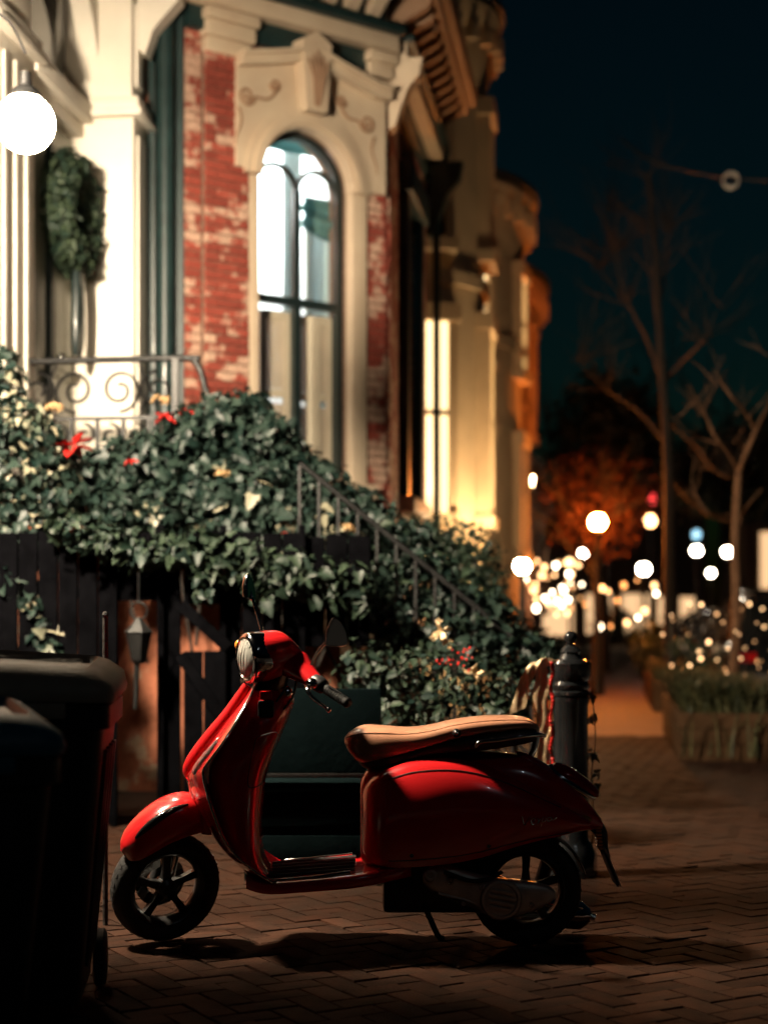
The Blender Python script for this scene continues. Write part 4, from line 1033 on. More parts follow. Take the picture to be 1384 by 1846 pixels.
# taller trunk behind
TT = at(1207, 1190, 24)
t2 = thing('tall_tree', 'tall thin bare tree rising dark against the sky', 'tree', (TT.x, TT.y, 0))
tk = MB(); tk.tube(interp([V(TT.x, TT.y, 0), at(1206, 1000, 24), at(1204, 850, 24), at(1192, 650, 24), at(1182, 480, 24), at(1168, 310, 24)], 26), list(np.linspace(.10, .03, 26)), 9); tk.build('trunk', M['barkdark'], t2, 60, world=True)
for pts, r in (([(1196, 700), (1170, 620), (1130, 540), (1105, 450), (1098, 370)], .035), ([(1194, 690), (1230, 650), (1270, 610), (1290, 560)], .035), ([(1190, 620), (1172, 500), (1160, 400)], .03), ([(1186, 560), (1200, 480), (1206, 400)], .025), ([(1202, 800), (1150, 740), (1090, 700), (1040, 650)], .03), ([(1204, 760), (1250, 800), (1290, 850), (1320, 860)], .03), ([(1206, 860), (1240, 900), (1280, 930), (1320, 940)], .022), ([(1130, 540), (1090, 500), (1070, 470)], .015)):
    b = MB(); b.tube(interp([at(px, py, 24 + .5 * math.sin(i + r * 50)) for i, (px, py) in enumerate(pts)], 14), list(np.linspace(r, r * .25, 14)), 6); b.build('branch', M['barkdark'], t2, 60, world=True)
twigs(t2, [at(px, py, 24) for px, py in ((1130, 540), (1105, 450), (1098, 380), (1270, 610), (1290, 560), (1165, 420), (1206, 410), (1185, 500), (1090, 700), (1040, 655), (1290, 850), (1170, 320), (1075, 480))], 110, 1.0, .010, M['barkdark'])
# overhanging twig at top right
tw = thing('overhead_cable', 'thin dark cable with a hanging fitting against the night sky', 'cable', tuple(at(1330, 320, 20)))
MB().tube(interp([at(1120, 250, 21), at(1170, 288, 20.6), at(1240, 308, 20.3), at(1320, 321, 20), at(1420, 326, 19.6)], 24), .016, 6).build('wire', M['iron'], tw, 60, world=True)
ft = MB(); c = at(1317, 322, 19.95)
for k in range(5): ft.tube([c + V(.10 * math.cos(a), 0, .09 * math.sin(a) - .03 * k % .05) for a in [2 * math.pi * i / 14 + k for i in range(12)]], .010, 5)
ft.build('coil', M['alu'], tw, 60, world=True)
def leafy_tree(label, p, h, crown, dens, size, mat, trunk_r=.2, group=None):
    t = thing('leafy_tree', label, 'tree', (p.x, p.y, 0), 0, group)
    s = MB(); limb(s, V(p.x, p.y, 0), V(0, 0, 1), h * .75, trunk_r, 3, .7, .3); s.build('trunk', M['barkdark'], t, 60, world=True)
    pos, nrm = blob_points(crown, dens, .75)
    o = link('crown', leaf_mesh('crown', pos, nrm, size * rng.uniform(.6, 1.4, len(pos)), 'tree'), mat, t, 0, True)
    return t
leafy_tree('big dark leafy tree behind the orange street lamp', at(1085, 1130, 38), 7, [B(*b) for b in ((1060, 760, 38, 1.0, 1.2, .9), (1100, 720, 38, .9, 1.2, .8), (1050, 830, 38, .9, 1.2, .8), (1110, 800, 38, 1.0, 1.2, .9), (1150, 760, 38, .8, 1.2, .8), (1145, 840, 38, .9, 1.2, .8), (1030, 880, 37, .5, .8, .5))], 34, .26, M['treeleaf'])
leafy_tree('rust leaved tree added round the orange lamp for its halo', at(1075, 1130, 28.6), 3.2, [B(*b) for b in ((1077, 935, 27.2, .60, .3, .55), (1077, 930, 27.6, .95, .4, .75), (1020, 880, 28.2, .6, .5, .5), (1140, 890, 28.4, .6, .5, .5), (1080, 840, 28.6, .8, .5, .4))], 75, .10, M['haloleaf'], .12)  # leaves added close round the lamp to glow as its halo
leafy_tree('dark tree crown beyond the slender trunk at the far right', at(1340, 1130, 48), 8, [B(*b) for b in ((1290, 830, 48, 1.3, 1.5, 1.0), (1350, 800, 48, 1.2, 1.5, 1.1), (1240, 880, 48, 1.0, 1.4, .8), (1390, 850, 48, 1.3, 1.5, 1.2), (1330, 900, 48, 1.2, 1.5, .7), (1200, 840, 48, .8, 1.2, .8))], 24, .3, M['treeleaf'])

# ------------------------------------------------ planting boxes and grass
def grass_bed(x0, x1, y0, y1, n, h, z0=.25):
    ph = rng.random((n, 2)); vs = []; fs = []
    for i in range(n):
        bx = x0 + (x1 - x0) * ph[i, 0]; by = y0 + (y1 - y0) * ph[i, 1]; a = random.uniform(0, 6.28); hh = h * random.uniform(.6, 1.2); lean = random.uniform(.2, .75) * hh; w = random.uniform(.006, .012)
        dx, dy = math.cos(a), math.sin(a); px_, py_ = -dy * w, dx * w; b = len(vs)
        for f in (0, .45, .8):
            cx = bx + dx * lean * f * f; cy = by + dy * lean * f * f; cz = z0 + hh * (f - .28 * f * f)
            k = 1 - .5 * f; vs += [(cx - px_ * k, cy - py_ * k, cz), (cx + px_ * k, cy + py_ * k, cz)]
        vs.append((bx + dx * lean, by + dy * lean, z0 + hh * .66)); 
        fs += [(b, b + 1, b + 3, b + 2), (b + 2, b + 3, b + 5, b + 4), (b + 4, b + 5, b + 6)]
    return vs, fs
def planter(x0, x1, y0, y1, label, hgt=.42, n=2600, gh=.42):
    t = thing('planter', label, 'planter', ((x0 + x1) / 2, (y0 + y1) / 2, 0))
    bd = [(x0, x1, y0, y0 + .04), (x0, x1, y1 - .04, y1), (x0, x0 + .04, y0 + .041, y1 - .041), (x1 - .04, x1, y0 + .041, y1 - .041)]
    for a in bd:
        for k in range(3): MB().box(a[0], a[1], a[2], a[3], .002 + k * hgt / 3, (k + 1) * hgt / 3 - .006, ch=.004).build('board', M['wood'], t, world=True)
    MB().box(x0 + .042, x1 - .042, y0 + .042, y1 - .042, .0, hgt - .08).build('soil', M['earth'], t, 0, world=True)
    vs, fs = grass_bed(x0 + .08, x1 - .05, y0 + .06, y1 - .05, n, gh, hgt - .1)
    me = bpy.data.meshes.new('grass'); me.from_pydata(vs, [], fs); me.update(); o = link('grass', me, M['grass'], t, 0, True); o['kind'] = 'stuff'
    return t
planter(.64, 1.40, 13.9, 17.6, 'dark wooden planting box spilling long grass round the slender tree', .42, 4600, .50)
planter(.66, 1.40, 21.5, 25.5, 'farther planting box with low grass at the foot of the tall tree', .42, 1500, .40)
# long blades trailing over the near side
vs, fs = grass_bed(.62, 1.38, 13.75, 13.95, 28, .6, .05)
me = bpy.data.meshes.new('grass_tuft'); me.from_pydata(vs, [], fs); me.update(); o = link('grass_tuft', me, M['grass'], None, 0)
tag(o, 'long grass blades drooping over the near side of the planting box', 'grass', None, 'stuff')
plant('round_shrub', 'big dark rounded shrub standing in the far pavement', 'shrub', [B(*b) for b in ((1090, 1130, 40, .4, .5, .42), (1125, 1130, 40, .42, .5, .42), (1108, 1115, 40, .4, .5, .3))], 120, .12, 'box', M['box'], True)
plant('round_shrub', 'dark shrub left of the tall bare trunk', 'shrub', [B(*b) for b in ((1160, 1160, 27, .28, .4, .35), (1185, 1150, 27, .3, .4, .4), (1175, 1185, 26, .35, .4, .25))], 160, .09, 'box', M['box'], True)
plant('round_shrub', 'dark shrub with fairy lights between the trunk and the slender tree', 'shrub', [B(*b) for b in ((1240, 1175, 20, .26, .4, .22), (1275, 1185, 19.5, .22, .4, .16))], 200, .07, 'box', M['box'], True)
# ================================================================== scooter
SD = 5.94; LAT0 = (640 - CX) * SD / FPX
def S(px, py, y=0.):
    d = SD + y
    return V((px - CX) * d / FPX - LAT0, y, CAM_H + (HOR - py) * d / FPX)
sc_loc = FWD * SD + RGT * LAT0
scoot = thing('scooter', 'glossy red vintage style motor scooter with tan seat parked across the pavement', 'scooter', (sc_loc.x, sc_loc.y, 0.0), YAW)
def sp_(mb, name, mat, par=None, sm=40): return mb.build(name, M[mat] if isinstance(mat, str) else mat, par or scoot, sm)
def sring(x, zt, zb, hw, e=2.6, n=32, et=None):
    out = []; mz = (zt + zb) / 2; h = (zt - zb) / 2
    for k in range(n):
        a = 2 * math.pi * k / n; c, s = math.cos(a), math.sin(a)
        ee = et if (et and s > 0) else e
        out.append(V(x, hw * math.copysign(abs(c) ** (2 / ee), c), mz + h * math.copysign(abs(s) ** (2 / ee), s)))
    return out

# ---- central shell under the seat and out to the tail
st_ = [(650, 1405, 1545, .060), (662, 1385, 1562, .088), (690, 1370, 1566, .106), (740, 1362, 1562, .120), (800, 1356, 1556, .130), (860, 1354, 1546, .132), (910, 1356, 1530, .130), (950, 1364, 1515, .122), (990, 1385, 1505, .115), (1030, 1415, 1500, .090), (1062, 1448, 1496, .066), (1083, 1478, 1494, .042)]
rings = []
for px, t, b, hw in interp(st_, 46):
    p = S(px, t); q = S(px, b); rings.append(sring(p.x, p.z, q.z, hw, 3.0))
shell = sp_(MB().loft(rings), 'body_shell', 'red')
# tail spine: the raised ridge carrying the lamp
rings = []
for px, t, b, hw in interp([(930, 1352, 1372, .052), (950, 1358, 1384, .062), (985, 1378, 1402, .062), (1020, 1408, 1432, .056), (1055, 1440, 1462, .046), (1082, 1474, 1486, .030)], 22):
    p = S(px, t); q = S(px, b); rings.append(sring(p.x, p.z, q.z, hw, 2.4))
sp_(MB().loft(rings), 'tail_spine', 'red')

# ---- bulging side cowls
ck = [(651, 1440, 1535, .002), (656, 1424, 1548, .034), (668, 1408, 1558, .060), (685, 1395, 1564, .076), (705, 1386, 1567, .088), (740, 1374, 1566, .098), (785, 1369, 1562, .108), (830, 1371, 1556, .110), (875, 1382, 1546, .106), (920, 1402, 1532, .096), (965, 1426, 1520, .080), (1005, 1448, 1512, .060), (1040, 1468, 1504, .038), (1066, 1484, 1498, .010)]
for sg, nm in ((-1, 'side_cowl'), (1, 'side_cowl')):
    rings = []
    for px, t, b, bl in interp(ck, 48):
        y0 = .118 - .05 * max(0, 1 - (px - 651) / 40) ** 1.5; p = S(px, t, -.17); q = S(px, b, -.20); n = 18; ring = []
        for k in range(n + 1):
            f = k / n; yy = y0 + bl * (max(0, math.sin(math.pi * min(1, .04 + f ** .80 * .80)))) ** .72
            ring.append(V(p.x, sg * yy, p.z + (q.z - p.z) * f))
        ring.append(V(p.x, sg * (y0 - .03), q.z)); ring.append(V(p.x, sg * (y0 - .03), p.z))
        rings.append(ring)
    o = sp_(MB().loft(rings), nm, 'red', sm=50)
    if sg < 0:
        cowl = o
# script badge on the cowl: a thin chrome flourish
def cowl_y(px, py):
    row = interp(ck, 200); k = min(range(200), key=lambda i: abs(row[i][0] - px)); _, t, b, bl = row[k]
    f = min(max((py - t) / (b - t), 0), 1); return -(.118 + bl * (max(0, math.sin(math.pi * min(1, .04 + f ** .80 * .80)))) ** .72)
def stroke(pts, r=.0016):
    P3 = []
    for px, py in interp(pts, 5 * len(pts)):
        y = cowl_y(px, py) - .0012; P3.append(S(px, py, y))
    return P3
bd = MB()
for pts in ([(941, 1472), (945, 1488), (952, 1478), (957, 1472)], [(957, 1484), (963, 1480), (962, 1475), (957, 1479), (959, 1487), (966, 1484)], [(967, 1476), (971, 1479), (968, 1486), (974, 1477)], [(975, 1490), (978, 1475), (983, 1474), (982, 1481), (977, 1482)], [(993, 1474), (987, 1475), (987, 1481), (993, 1479), (994, 1473), (996, 1479), (1003, 1474)]):
    bd.tube(stroke(pts), .0017, 5)
bd.build('script_badge', M['chrome'], cowl, 60)

# ---- seat
seat_k = [(621, 1330, 1338, .030), (632, 1318, 1358, .070), (655, 1307, 1376, .100), (690, 1308, 1370, .120), (735, 1311, 1358, .132), (775, 1307, 1346, .140), (815, 1298, 1332, .144), (860, 1292, 1324, .146), (905, 1290, 1318, .142), (940, 1292, 1314, .130), (960, 1300, 1316, .105), (969, 1311, 1319, .06)]
rings = []
for px, t, b, hw in interp(seat_k, 50):
    p = S(px, t); q = S(px, b); rings.append(sring(p.x, p.z, q.z, hw, 4.2, 32, 2.6))
seat = sp_(MB().loft(rings), 'seat', 'seat', sm=60)
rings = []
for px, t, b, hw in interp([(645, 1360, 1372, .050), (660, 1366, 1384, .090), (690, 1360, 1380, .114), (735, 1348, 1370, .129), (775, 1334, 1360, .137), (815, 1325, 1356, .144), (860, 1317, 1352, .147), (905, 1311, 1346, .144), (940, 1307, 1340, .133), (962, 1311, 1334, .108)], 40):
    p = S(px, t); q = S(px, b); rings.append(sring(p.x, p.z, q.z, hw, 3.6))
sp_(MB().loft(rings), 'seat_shade_band', 'seatshade', seat, 60)  # lower side of the seat, its shade put into a dark colour
pip = []
for px, t, b, hw in interp(seat_k, 50)[2:-1]:
    p = S(px, t); q = S(px, b); pip.append(V(p.x, -hw * .86, p.z - (p.z - q.z) * .18))
sp_(MB().tube(pip, .0032, 6), 'piping', 'seat', seat, 60)
stud = S(823, 1322, -.147)
sp_(MB().lathe([(.001, .010), (.010, .008), (.016, .0), (.016, -.006)], 16, T(*stud) @ Rx(R(90))), 'seat_stud', 'blackgloss', seat)
sp_(MB().sphere(stud + V(0, -.010, 0), .0075, 10), 'stud_cap', 'chrome', seat)
# ---- grab rail
gr = [S(857, 1346, -.150), S(866, 1338, -.158), S(900, 1334, -.160), S(940, 1328, -.155), S(968, 1325, -.120), S(979, 1326, -.06), S(981, 1326, 0)]
gr = gr + [V(p.x, -p.y, p.z) for p in gr[::-1][1:]]
sp_(MB().tube(interp(gr, 60), .0085, 10), 'grab_rail', 'chrome', sm=80)
sp_(MB().tube([S(968, 1327, 0), S(962, 1352, 0), S(955, 1366, 0)], .012, 10), 'rail_stay', 'chrome', sm=80)
# ---- tail lamp on the spine
a_, b_ = S(984, 1382), S(1074, 1437); dv = (b_ - a_).normalized(); nv = V(-dv.z, 0, dv.x); nv = nv if nv.z > 0 else -nv; L_ = (b_ - a_).length
TLM = frame(a_, dv, V(0, 1, 0), nv)
TLM.col[2][:3] = nv
def tl_ring(f, hw, h, lo): return [V(L_ * f, hw * math.cos(2 * math.pi * k / 20), lo + h * max(math.sin(2 * math.pi * k / 20), -.15)) for k in range(20)]
rings = [tl_ring(f, hw, h, -.012) for f, hw, h in interp([(-.03, .012, .010), (.05, .040, .030), (.3, .056, .040), (.65, .056, .036), (.92, .044, .026), (1.0, .020, .012)], 20)]
tb = MB().loft(rings); tb.xform(TLM); tbo = sp_(tb, 'tail_lamp', 'chrome', sm=60)
rings = [tl_ring(f, hw, h, .004) for f, hw, h in interp([(.06, .014, .010), (.12, .038, .030), (.35, .052, .042), (.68, .052, .038), (.95, .038, .026), (1.03, .012, .010)], 24)]
tb = MB().loft(rings); tb.xform(TLM); sp_(tb, 'tail_lens', 'lens_red', tbo, 60)
# rear indicators, plate bracket, plate
for sg in (-1, 1):
    c = S(1052, 1478, sg * .085); sp_(MB().sphere(c, (.030, .018, .016), 14), 'rear_indicator', 'lens_amber', sm=80)
br = MB(); br.tube(interp([S(1066, 1482), S(1082, 1500), S(1088, 1530), S(1096, 1550)], 12), [.030, .030, .028, .026, .024, .022, .020, .018, .016, .014, .012, .01], 10)
bro = sp_(br, 'plate_bracket', 'blackplastic')
rf = MB()
for k in range(7):
    c = S(1074 + k * .8, 1490 + k * 6.2); rf.box(c.x - .008, c.x + .012, -.050, .050, c.z - .004, c.z + .004, ch=.002)
sp_(rf, 'plate_lamp_ribs', 'lens_amber', bro)
pa, pb = S(1086, 1526), S(1113, 1592); dv = (pb - pa); PLm = frame(pa, dv.normalized(), V(0, 1, 0))
sp_(MB().box(0, dv.length, -.09, .09, -.0015, .0015, PLm), 'licence_plate', 'plate')
sp_(MB().box(dv.length * .1, dv.length * 1.0, -.075, .075, -.012, -.004, PLm, ch=.003), 'mud_flap', 'blackplastic')

# ---- leg shield
ls = [(1230, 459, 460, .060), (1260, 440, 447, .125), (1306, 404, 421, .20), (1345, 376, 396, .245), (1381, 349, 369, .272), (1398, 340, 364, .282), (1430, 350, 371, .285), (1460, 363, 380, .28), (1490, 378, 391, .272), (1520, 397, 405, .262), (1550, 424, 430, .252), (1575, 460, 462, .243), (1592, 494, 491, .238)]
rings = []; edge = []
for py, kp, ep, w in interp(ls, 54):
    K = S(kp, py); Eg = S(ep, py, -w); n = 20; fr = []; bk = []
    for k in range(n + 1):
        t = -1 + 2 * k / n; f = abs(t) ** 2.2
        x = K.x + (Eg.x - K.x) * f; z = K.z + (Eg.z - K.z) * f
        fr.append(V(x, w * t, z)); bk.append(V(x + .022 * (1 - .6 * abs(t) ** 6), w * t * .985, z + .004))
    rings.append(fr + bk[::-1]); edge.append(V(Eg.x + .004, -w, Eg.z))
shield = sp_(MB().loft(rings), 'leg_shield', 'red', sm=50)
# chrome edge bead and sill strip
path = edge + [S(500, 1587, -.236), S(540, 1584, -.235), S(590, 1579, -.234), S(630, 1574, -.232)]
for sg in (1, -1): sp_(MB().tube([V(p.x, p.y * sg, p.z) for p in path], .0052, 8), 'edge_trim', 'chrome', shield, 80)
sp_(MB().tube([S(560, 1583, -.236), S(596, 1578.5, -.236), S(632, 1573.5, -.234)], [.006, .009, .008], 10), 'sill_end', 'chrome', shield, 80)
# front indicator lens let into the shield edge
il = []
for py, kp, ep, w in interp([r for r in ls[2:6]], 16):
    f = .86; K = S(kp, py); Eg = S(ep, py, -w); t = -.80
    il.append(V(K.x + (Eg.x - K.x) * abs(t) ** 2.2 - .003, w * t, K.z + (Eg.z - K.z) * abs(t) ** 2.2))
il = il[3:15]
for sg in (1, -1):
    sp_(MB().tube([V(p.x, p.y * sg, p.z) for p in il], [.004, .008, .011, .013, .014, .015, .015, .015, .014, .013, .010, .005], 10), 'front_indicator', 'glass_clear', shield, 80)
    sp_(MB().tube([V(p.x + .004, p.y * sg, p.z) for p in il[1:-1]], .008, 8), 'indicator_reflector', 'reflector', shield, 80)
# horn cover ridge down the middle of the shield
hc = MB(); hp = [S(452, 1236) + V(-.010, 0, 0), S(420, 1290) + V(-.014, 0, 0), S(380, 1342) + V(-.016, 0, 0), S(352, 1382) + V(-.016, 0, 0), S(346, 1402) + V(-.006, 0, 0)]
hc.tube(interp(hp, 20), [.02 + .014 * math.sin(math.pi * i / 19) for i in range(20)], 12); sp_(hc, 'horn_cover', 'red', shield, 80)
# lower lip of the shield and neck down to the fender
rings = []
for px, py, rx, ry in interp([(352, 1398, .030, .16), (360, 1420, .040, .12), (372, 1455, .050, .10), (388, 1500, .055, .095)], 14):
    c = S(px, py); rings.append([V(c.x + rx * math.cos(a), ry * math.sin(a), c.z) for a in [2 * math.pi * k / 20 for k in range(20)]])
sp_(MB().loft(rings), 'steering_neck', 'red', shield, 60)
# glovebox column inside the shield
rings = []
for py, pf, pr, hw in interp([(1244, 455, 508, .070), (1258, 445, 530, .105), (1290, 425, 522, .150), (1325, 405, 507, .175), (1365, 385, 491, .185), (1400, 378, 479, .185), (1450, 388, 473, .18), (1500, 404, 471, .175), (1545, 430, 476, .17), (1580, 455, 500, .165)], 34):
    f = S(pf, py); r = S(pr, py); cx = (f.x + r.x) / 2; h = (r.x - f.x) / 2; ring = []
    for k in range(28):
        a = 2 * math.pi * k / 28; c, s = math.cos(a), math.sin(a)
        ring.append(V(cx + h * math.copysign(abs(c) ** .7, c), hw * math.copysign(abs(s) ** .7, s), f.z))
    rings.append(ring)
glove = sp_(MB().loft(rings), 'glovebox', 'red', sm=60)
hk = S(481, 1278, -.125); sp_(MB().box(hk.x - .030, hk.x + .026, -.158, -.120, hk.z - .030, hk.z + .030, T(0, 0, 0), ch=.006), 'bag_hook', 'blackplastic', glove)
sp_(MB().box(hk.x - .024, hk.x + .024, -.152, -.110, hk.z + .033, hk.z + .066, ch=.006), 'hook_button', 'red', glove)
cap_c = S(517, 1249, -.05); sp_(MB().lathe([(.001, .020), (.014, .018), (.021, .006), (.023, -.01), (.018, -.03)], 18, T(*cap_c) @ Ry(R(70)) @ Rx(R(-20))), 'ignition_switch', 'lens_amber', glove)
sp_(MB().lathe([(.024, .012), (.027, .004), (.024, -.012)], 18, T(*cap_c) @ Ry(R(70)) @ Rx(R(-20))), 'ignition_ring', 'chrome', glove)

# ---- floor
rings = []
for px, t, b, hw in interp([(452, 1560, 1592, .200), (490, 1572, 1598, .232), (560, 1568, 1594, .232), (640, 1560, 1588, .226), (700, 1552, 1580, .18), (740, 1548, 1575, .12)], 20):
    p = S(px, t); q = S(px, b); rings.append(sring(p.x, p.z, q.z, hw, 5))
floor_ = sp_(MB().loft(rings), 'floor_board', 'red', sm=50)
for k in range(5):
    y = -.16 + .08 * k; f = MB(); p0 = S(486, 1570); p1 = S(640, 1558); f.tube([V(p0.x, y, p0.z + .004), V(p1.x, y, p1.z + .004)], .007, 6); sp_(f, 'floor_strip', 'rubber', floor_)

# ---- steered assembly: wheel, fork, fender, headset
ST = R(31)
ax0 = S(298, 1598); ax1 = S(492, 1196); axd = (ax1 - ax0).normalized()
STM = T(*ax0) @ Matrix.Rotation(ST, 4, axd) @ T(*(-ax0))
def stp(mb, name, mat, par=None, sm=40): return sp_(mb.xform(STM), name, mat, par, sm)
def wheel(c, mbt, R0=.208, w=.050, spokes=5):
    Wm = T(*c) @ Rx(R(90))
    prof = [(R0 - .062, -w * .72), (R0 - .045, -w * .98), (R0 - .022, -w), (R0 - .007, -w * .72), (R0, -w * .25), (R0, w * .25), (R0 - .007, w * .72), (R0 - .022, w), (R0 - .045, w * .98), (R0 - .062, w * .72)]
    tyre = MB().lathe(prof, 48, Wm)
    tread = MB()
    for k in range(36):
        a = 2 * math.pi * k / 36
        for sg in (-1, 1): tread.box(R0 - .004, R0 + .0006, -.006, .006, sg * .010 - .008, sg * .010 + .012, Wm @ Rz(a + sg * .03) @ Rx(sg * .5))
    rim = MB().lathe([(R0 - .060, -w * .74), (R0 - .068, -w * .80), (R0 - .080, -w * .60), (R0 - .086, 0), (R0 - .080, w * .60), (R0 - .068, w * .80), (R0 - .060, w * .74)], 40, Wm)
    hub = MB().lathe([(.001, -.042), (.022, -.042), (.034, -.030), (.036, .030), (.022, .042), (.001, .042)], 24, Wm)
    sps = []
    for k in range(spokes):
        s = MB(); m = Wm @ Rz(2 * math.pi * k / spokes + .3)
        s.loft([[V(x, sx * hw, sz * th) for sx, sz in ((-1, -1), (1, -1), (1, 1), (-1, 1))] for x, hw, th in ((.028, .017, .016), (.07, .012, .012), (R0 - .082, .016, .012))], m=m); sps.append(s)
    return tyre, tread, rim, hub, sps
ty, td, ri, hu, sps = wheel(ax0, None)
fw = stp(ty, 'front_wheel', 'rubber', None, 50); stp(td, 'tread', 'rubber', fw); stp(ri, 'rim', 'rimdark', fw, 50); stp(hu, 'hub', 'rimdark', fw)
for s in sps: stp(s, 'spoke', 'rimdark', fw, 30)
stp(MB().lathe([(.055, -.060), (.098, -.060), (.098, -.056), (.055, -.056)], 36, T(*ax0) @ Rx(R(90))), 'brake_disc', 'chrome', fw)
fk = MB(); fk.tube([ax0 + V(-.01, .075, 0), ax0 + V(.03, .085, .10), ax0 + axd * .20 + V(0, .07, 0), ax0 + axd * .30], [.028, .03, .032, .034], 10); stp(fk, 'fork_arm', 'blackplastic')
fk = MB(); fk.tube([ax0 + V(.035, .05, .02), ax0 + V(.07, .05, .20)], .022, 10); stp(fk, 'front_shock', 'chrome')
# fender
fs_ = [(-.176, .168, .018, .03), (-.168, .198, .052, .055), (-.142, .238, .074, .085), (-.098, .282, .086, .105), (-.040, .322, .092, .115), (.022, .346, .094, .12), (.072, .352, .090, .12), (.105, .345, .080, .11)]
rings = []
for dx, dz, hw, drop in interp(fs_, 34):
    ring = []; n = 18
    for th, off in ((1., 0.), (.94, -.006)):
        row = []
        for k in range(n + 1):
            a = math.pi * k / n; c, s = math.cos(a), math.sin(a)
            row.append(V(ax0.x + dx + (1 - s) * .02, -hw * th * math.copysign(abs(c) ** .62, c), ax0.z + dz + off - drop * (1 - abs(s) ** .55)))
        ring += row if th == 1. else row[::-1]
    rings.append(ring)
fen = stp(MB().loft(rings), 'front_fender', 'red', None, 50)
# dark ornament on the fender
orn = MB(); op = []
for dx, dz, hw, drop in interp(fs_, 34)[9:27]:
    a = R(52); c, s = math.cos(a), math.sin(a)
    op.append(V(ax0.x + dx + (1 - s) * .02, -hw * abs(c) ** .62 - .001, ax0.z + dz - drop * (1 - abs(s) ** .55) + .002))
orn.tube(op, [.003 + .012 * math.sin(math.pi * (i / 17) ** .8) for i in range(18)], 10); stp(orn, 'fender_ornament', 'blackgloss', fen, 60)
stp(MB().tube([op[6] + V(-.002, -.008, .006), op[12] + V(0, -.010, .008)], [.003, .004], 6), 'ornament_bar', 'chrome', fen, 60)
# headset
H0 = S(499, 1183)
rings = []
for dx, zt, zb, hw in interp([(-.100, .088, -.088, .088), (-.075, .092, -.092, .093), (-.03, .096, -.086, .094), (.015, .092, -.070, .088), (.050, .066, -.062, .080), (.085, .028, -.062, .072), (.112, -.012, -.066, .056), (.122, -.034, -.062, .03)], 26):
    rings.append(sring(H0.x + dx, H0.z + zt, H0.z + zb, hw, 2.3))
hs = stp(MB().loft(rings), 'headset', 'red', None, 60)
HL = T(H0.x - .100, 0, H0.z) @ Ry(R(-90)) @ Rx(0)
hl = stp(MB().lathe([(.094, -.045), (.0965, -.012), (.096, .012), (.090, .026), (.080, .030), (.074, .024), (.073, .008)], 36, HL), 'headlight', 'chrome', None, 60)
stp(MB().lathe([(.001, -.045), (.03, -.04), (.055, -.02), (.075, .012)], 28, HL), 'reflector_bowl', 'reflector', hl, 60)
stp(MB().lathe([(.078, .020), (.060, .034), (.035, .042), (.001, .045)], 28, HL), 'headlight_lens', 'headglass', hl, 60)
for k in range(-3, 4): stp(MB().tube([HL @ V(zz, .020 * k, .046 - .020 * (k / 3.4) ** 2 - .018 * (zz / .07) ** 2) for zz in [(-1 + i / 5) * math.sqrt(max(.070 ** 2 - (.020 * k) ** 2, 0)) for i in range(11)]], .0022, 5), 'lens_rib', 'headglass', hl, 60)
stp(MB().sphere((H0.x - .085, 0, H0.z), .014, 10), 'headlight_bulb', 'reflector', hl, 60)
for sg in (-1, 1): stp(MB().sphere((H0.x - .108, sg * .092, H0.z + .004), .006, 8), 'bezel_screw', 'chrome', hl, 60)
stp(MB().lathe([(.040, -.10), (.055, -.03), (.058, .02)], 20, T(*(H0 + V(-.015, 0, -.075))) @ align_z(axd)), 'steering_collar', 'blackplastic')
stp(MB().box(H0.x - .005, H0.x + .085, -.055, .055, H0.z - .070, H0.z - .048, ch=.008), 'switch_panel', 'blackplastic', hs)
for sg in (-1, 1):
    def hpnt(f, dz=0, dx=0): return V(H0.x + .045 + .075 * f ** 1.4 + dx, sg * (.06 + .29 * f), H0.z - .020 - .070 * f + dz)
    rings = []
    for f, r in interp([(0, .056), (.12, .047), (.25, .038), (.38, .031), (.46, .027)], 12):
        c = hpnt(f); rings.append([c + V(math.cos(a) * r * 1.25, 0, math.sin(a) * r * .95) for a in [2 * math.pi * k / 18 for k in range(18)]])
    arm = stp(MB().loft(rings), 'handlebar_arm', 'red', None, 60)
    swm = MB().tube([hpnt(.44), hpnt(.50), hpnt(.60), hpnt(.62)], [.027, .031, .028, .022], 14); stp(swm, 'switch_housing', 'blackplastic', arm, 60)
    stp(MB().sphere(hpnt(.50, .002, -.016), (.030, .034, .020), 14), 'lever_clamp', 'chrome', arm, 60)
    gp = MB(); m_ = [hpnt(.62), hpnt(.66), hpnt(.98), hpnt(1.02), hpnt(1.05)]; gp.tube(m_, [.018, .0175, .0175, .020, .014], 14); stp(gp, 'grip', 'rubber', arm, 60)
    gpr = MB()
    for k in range(9): a0 = hpnt(.68 + .033 * k); gpr.tube([a0, hpnt(.68 + .033 * k + .012)], .0192, 14)
    stp(gpr, 'grip_ribs', 'rubber', arm, 60)
    lv = [hpnt(.50, -.004, -.035), hpnt(.60, -.012, -.060), hpnt(.74, -.022, -.064), hpnt(.88, -.030, -.056), hpnt(.93, -.034, -.052)]
    stp(MB().tube(interp(lv, 16), [.0085 - .0002 * i for i in range(16)], 8), 'brake_lever', 'chrome', arm, 60); stp(MB().sphere(lv[-1], .0105, 10), 'lever_ball', 'chrome', arm, 60)
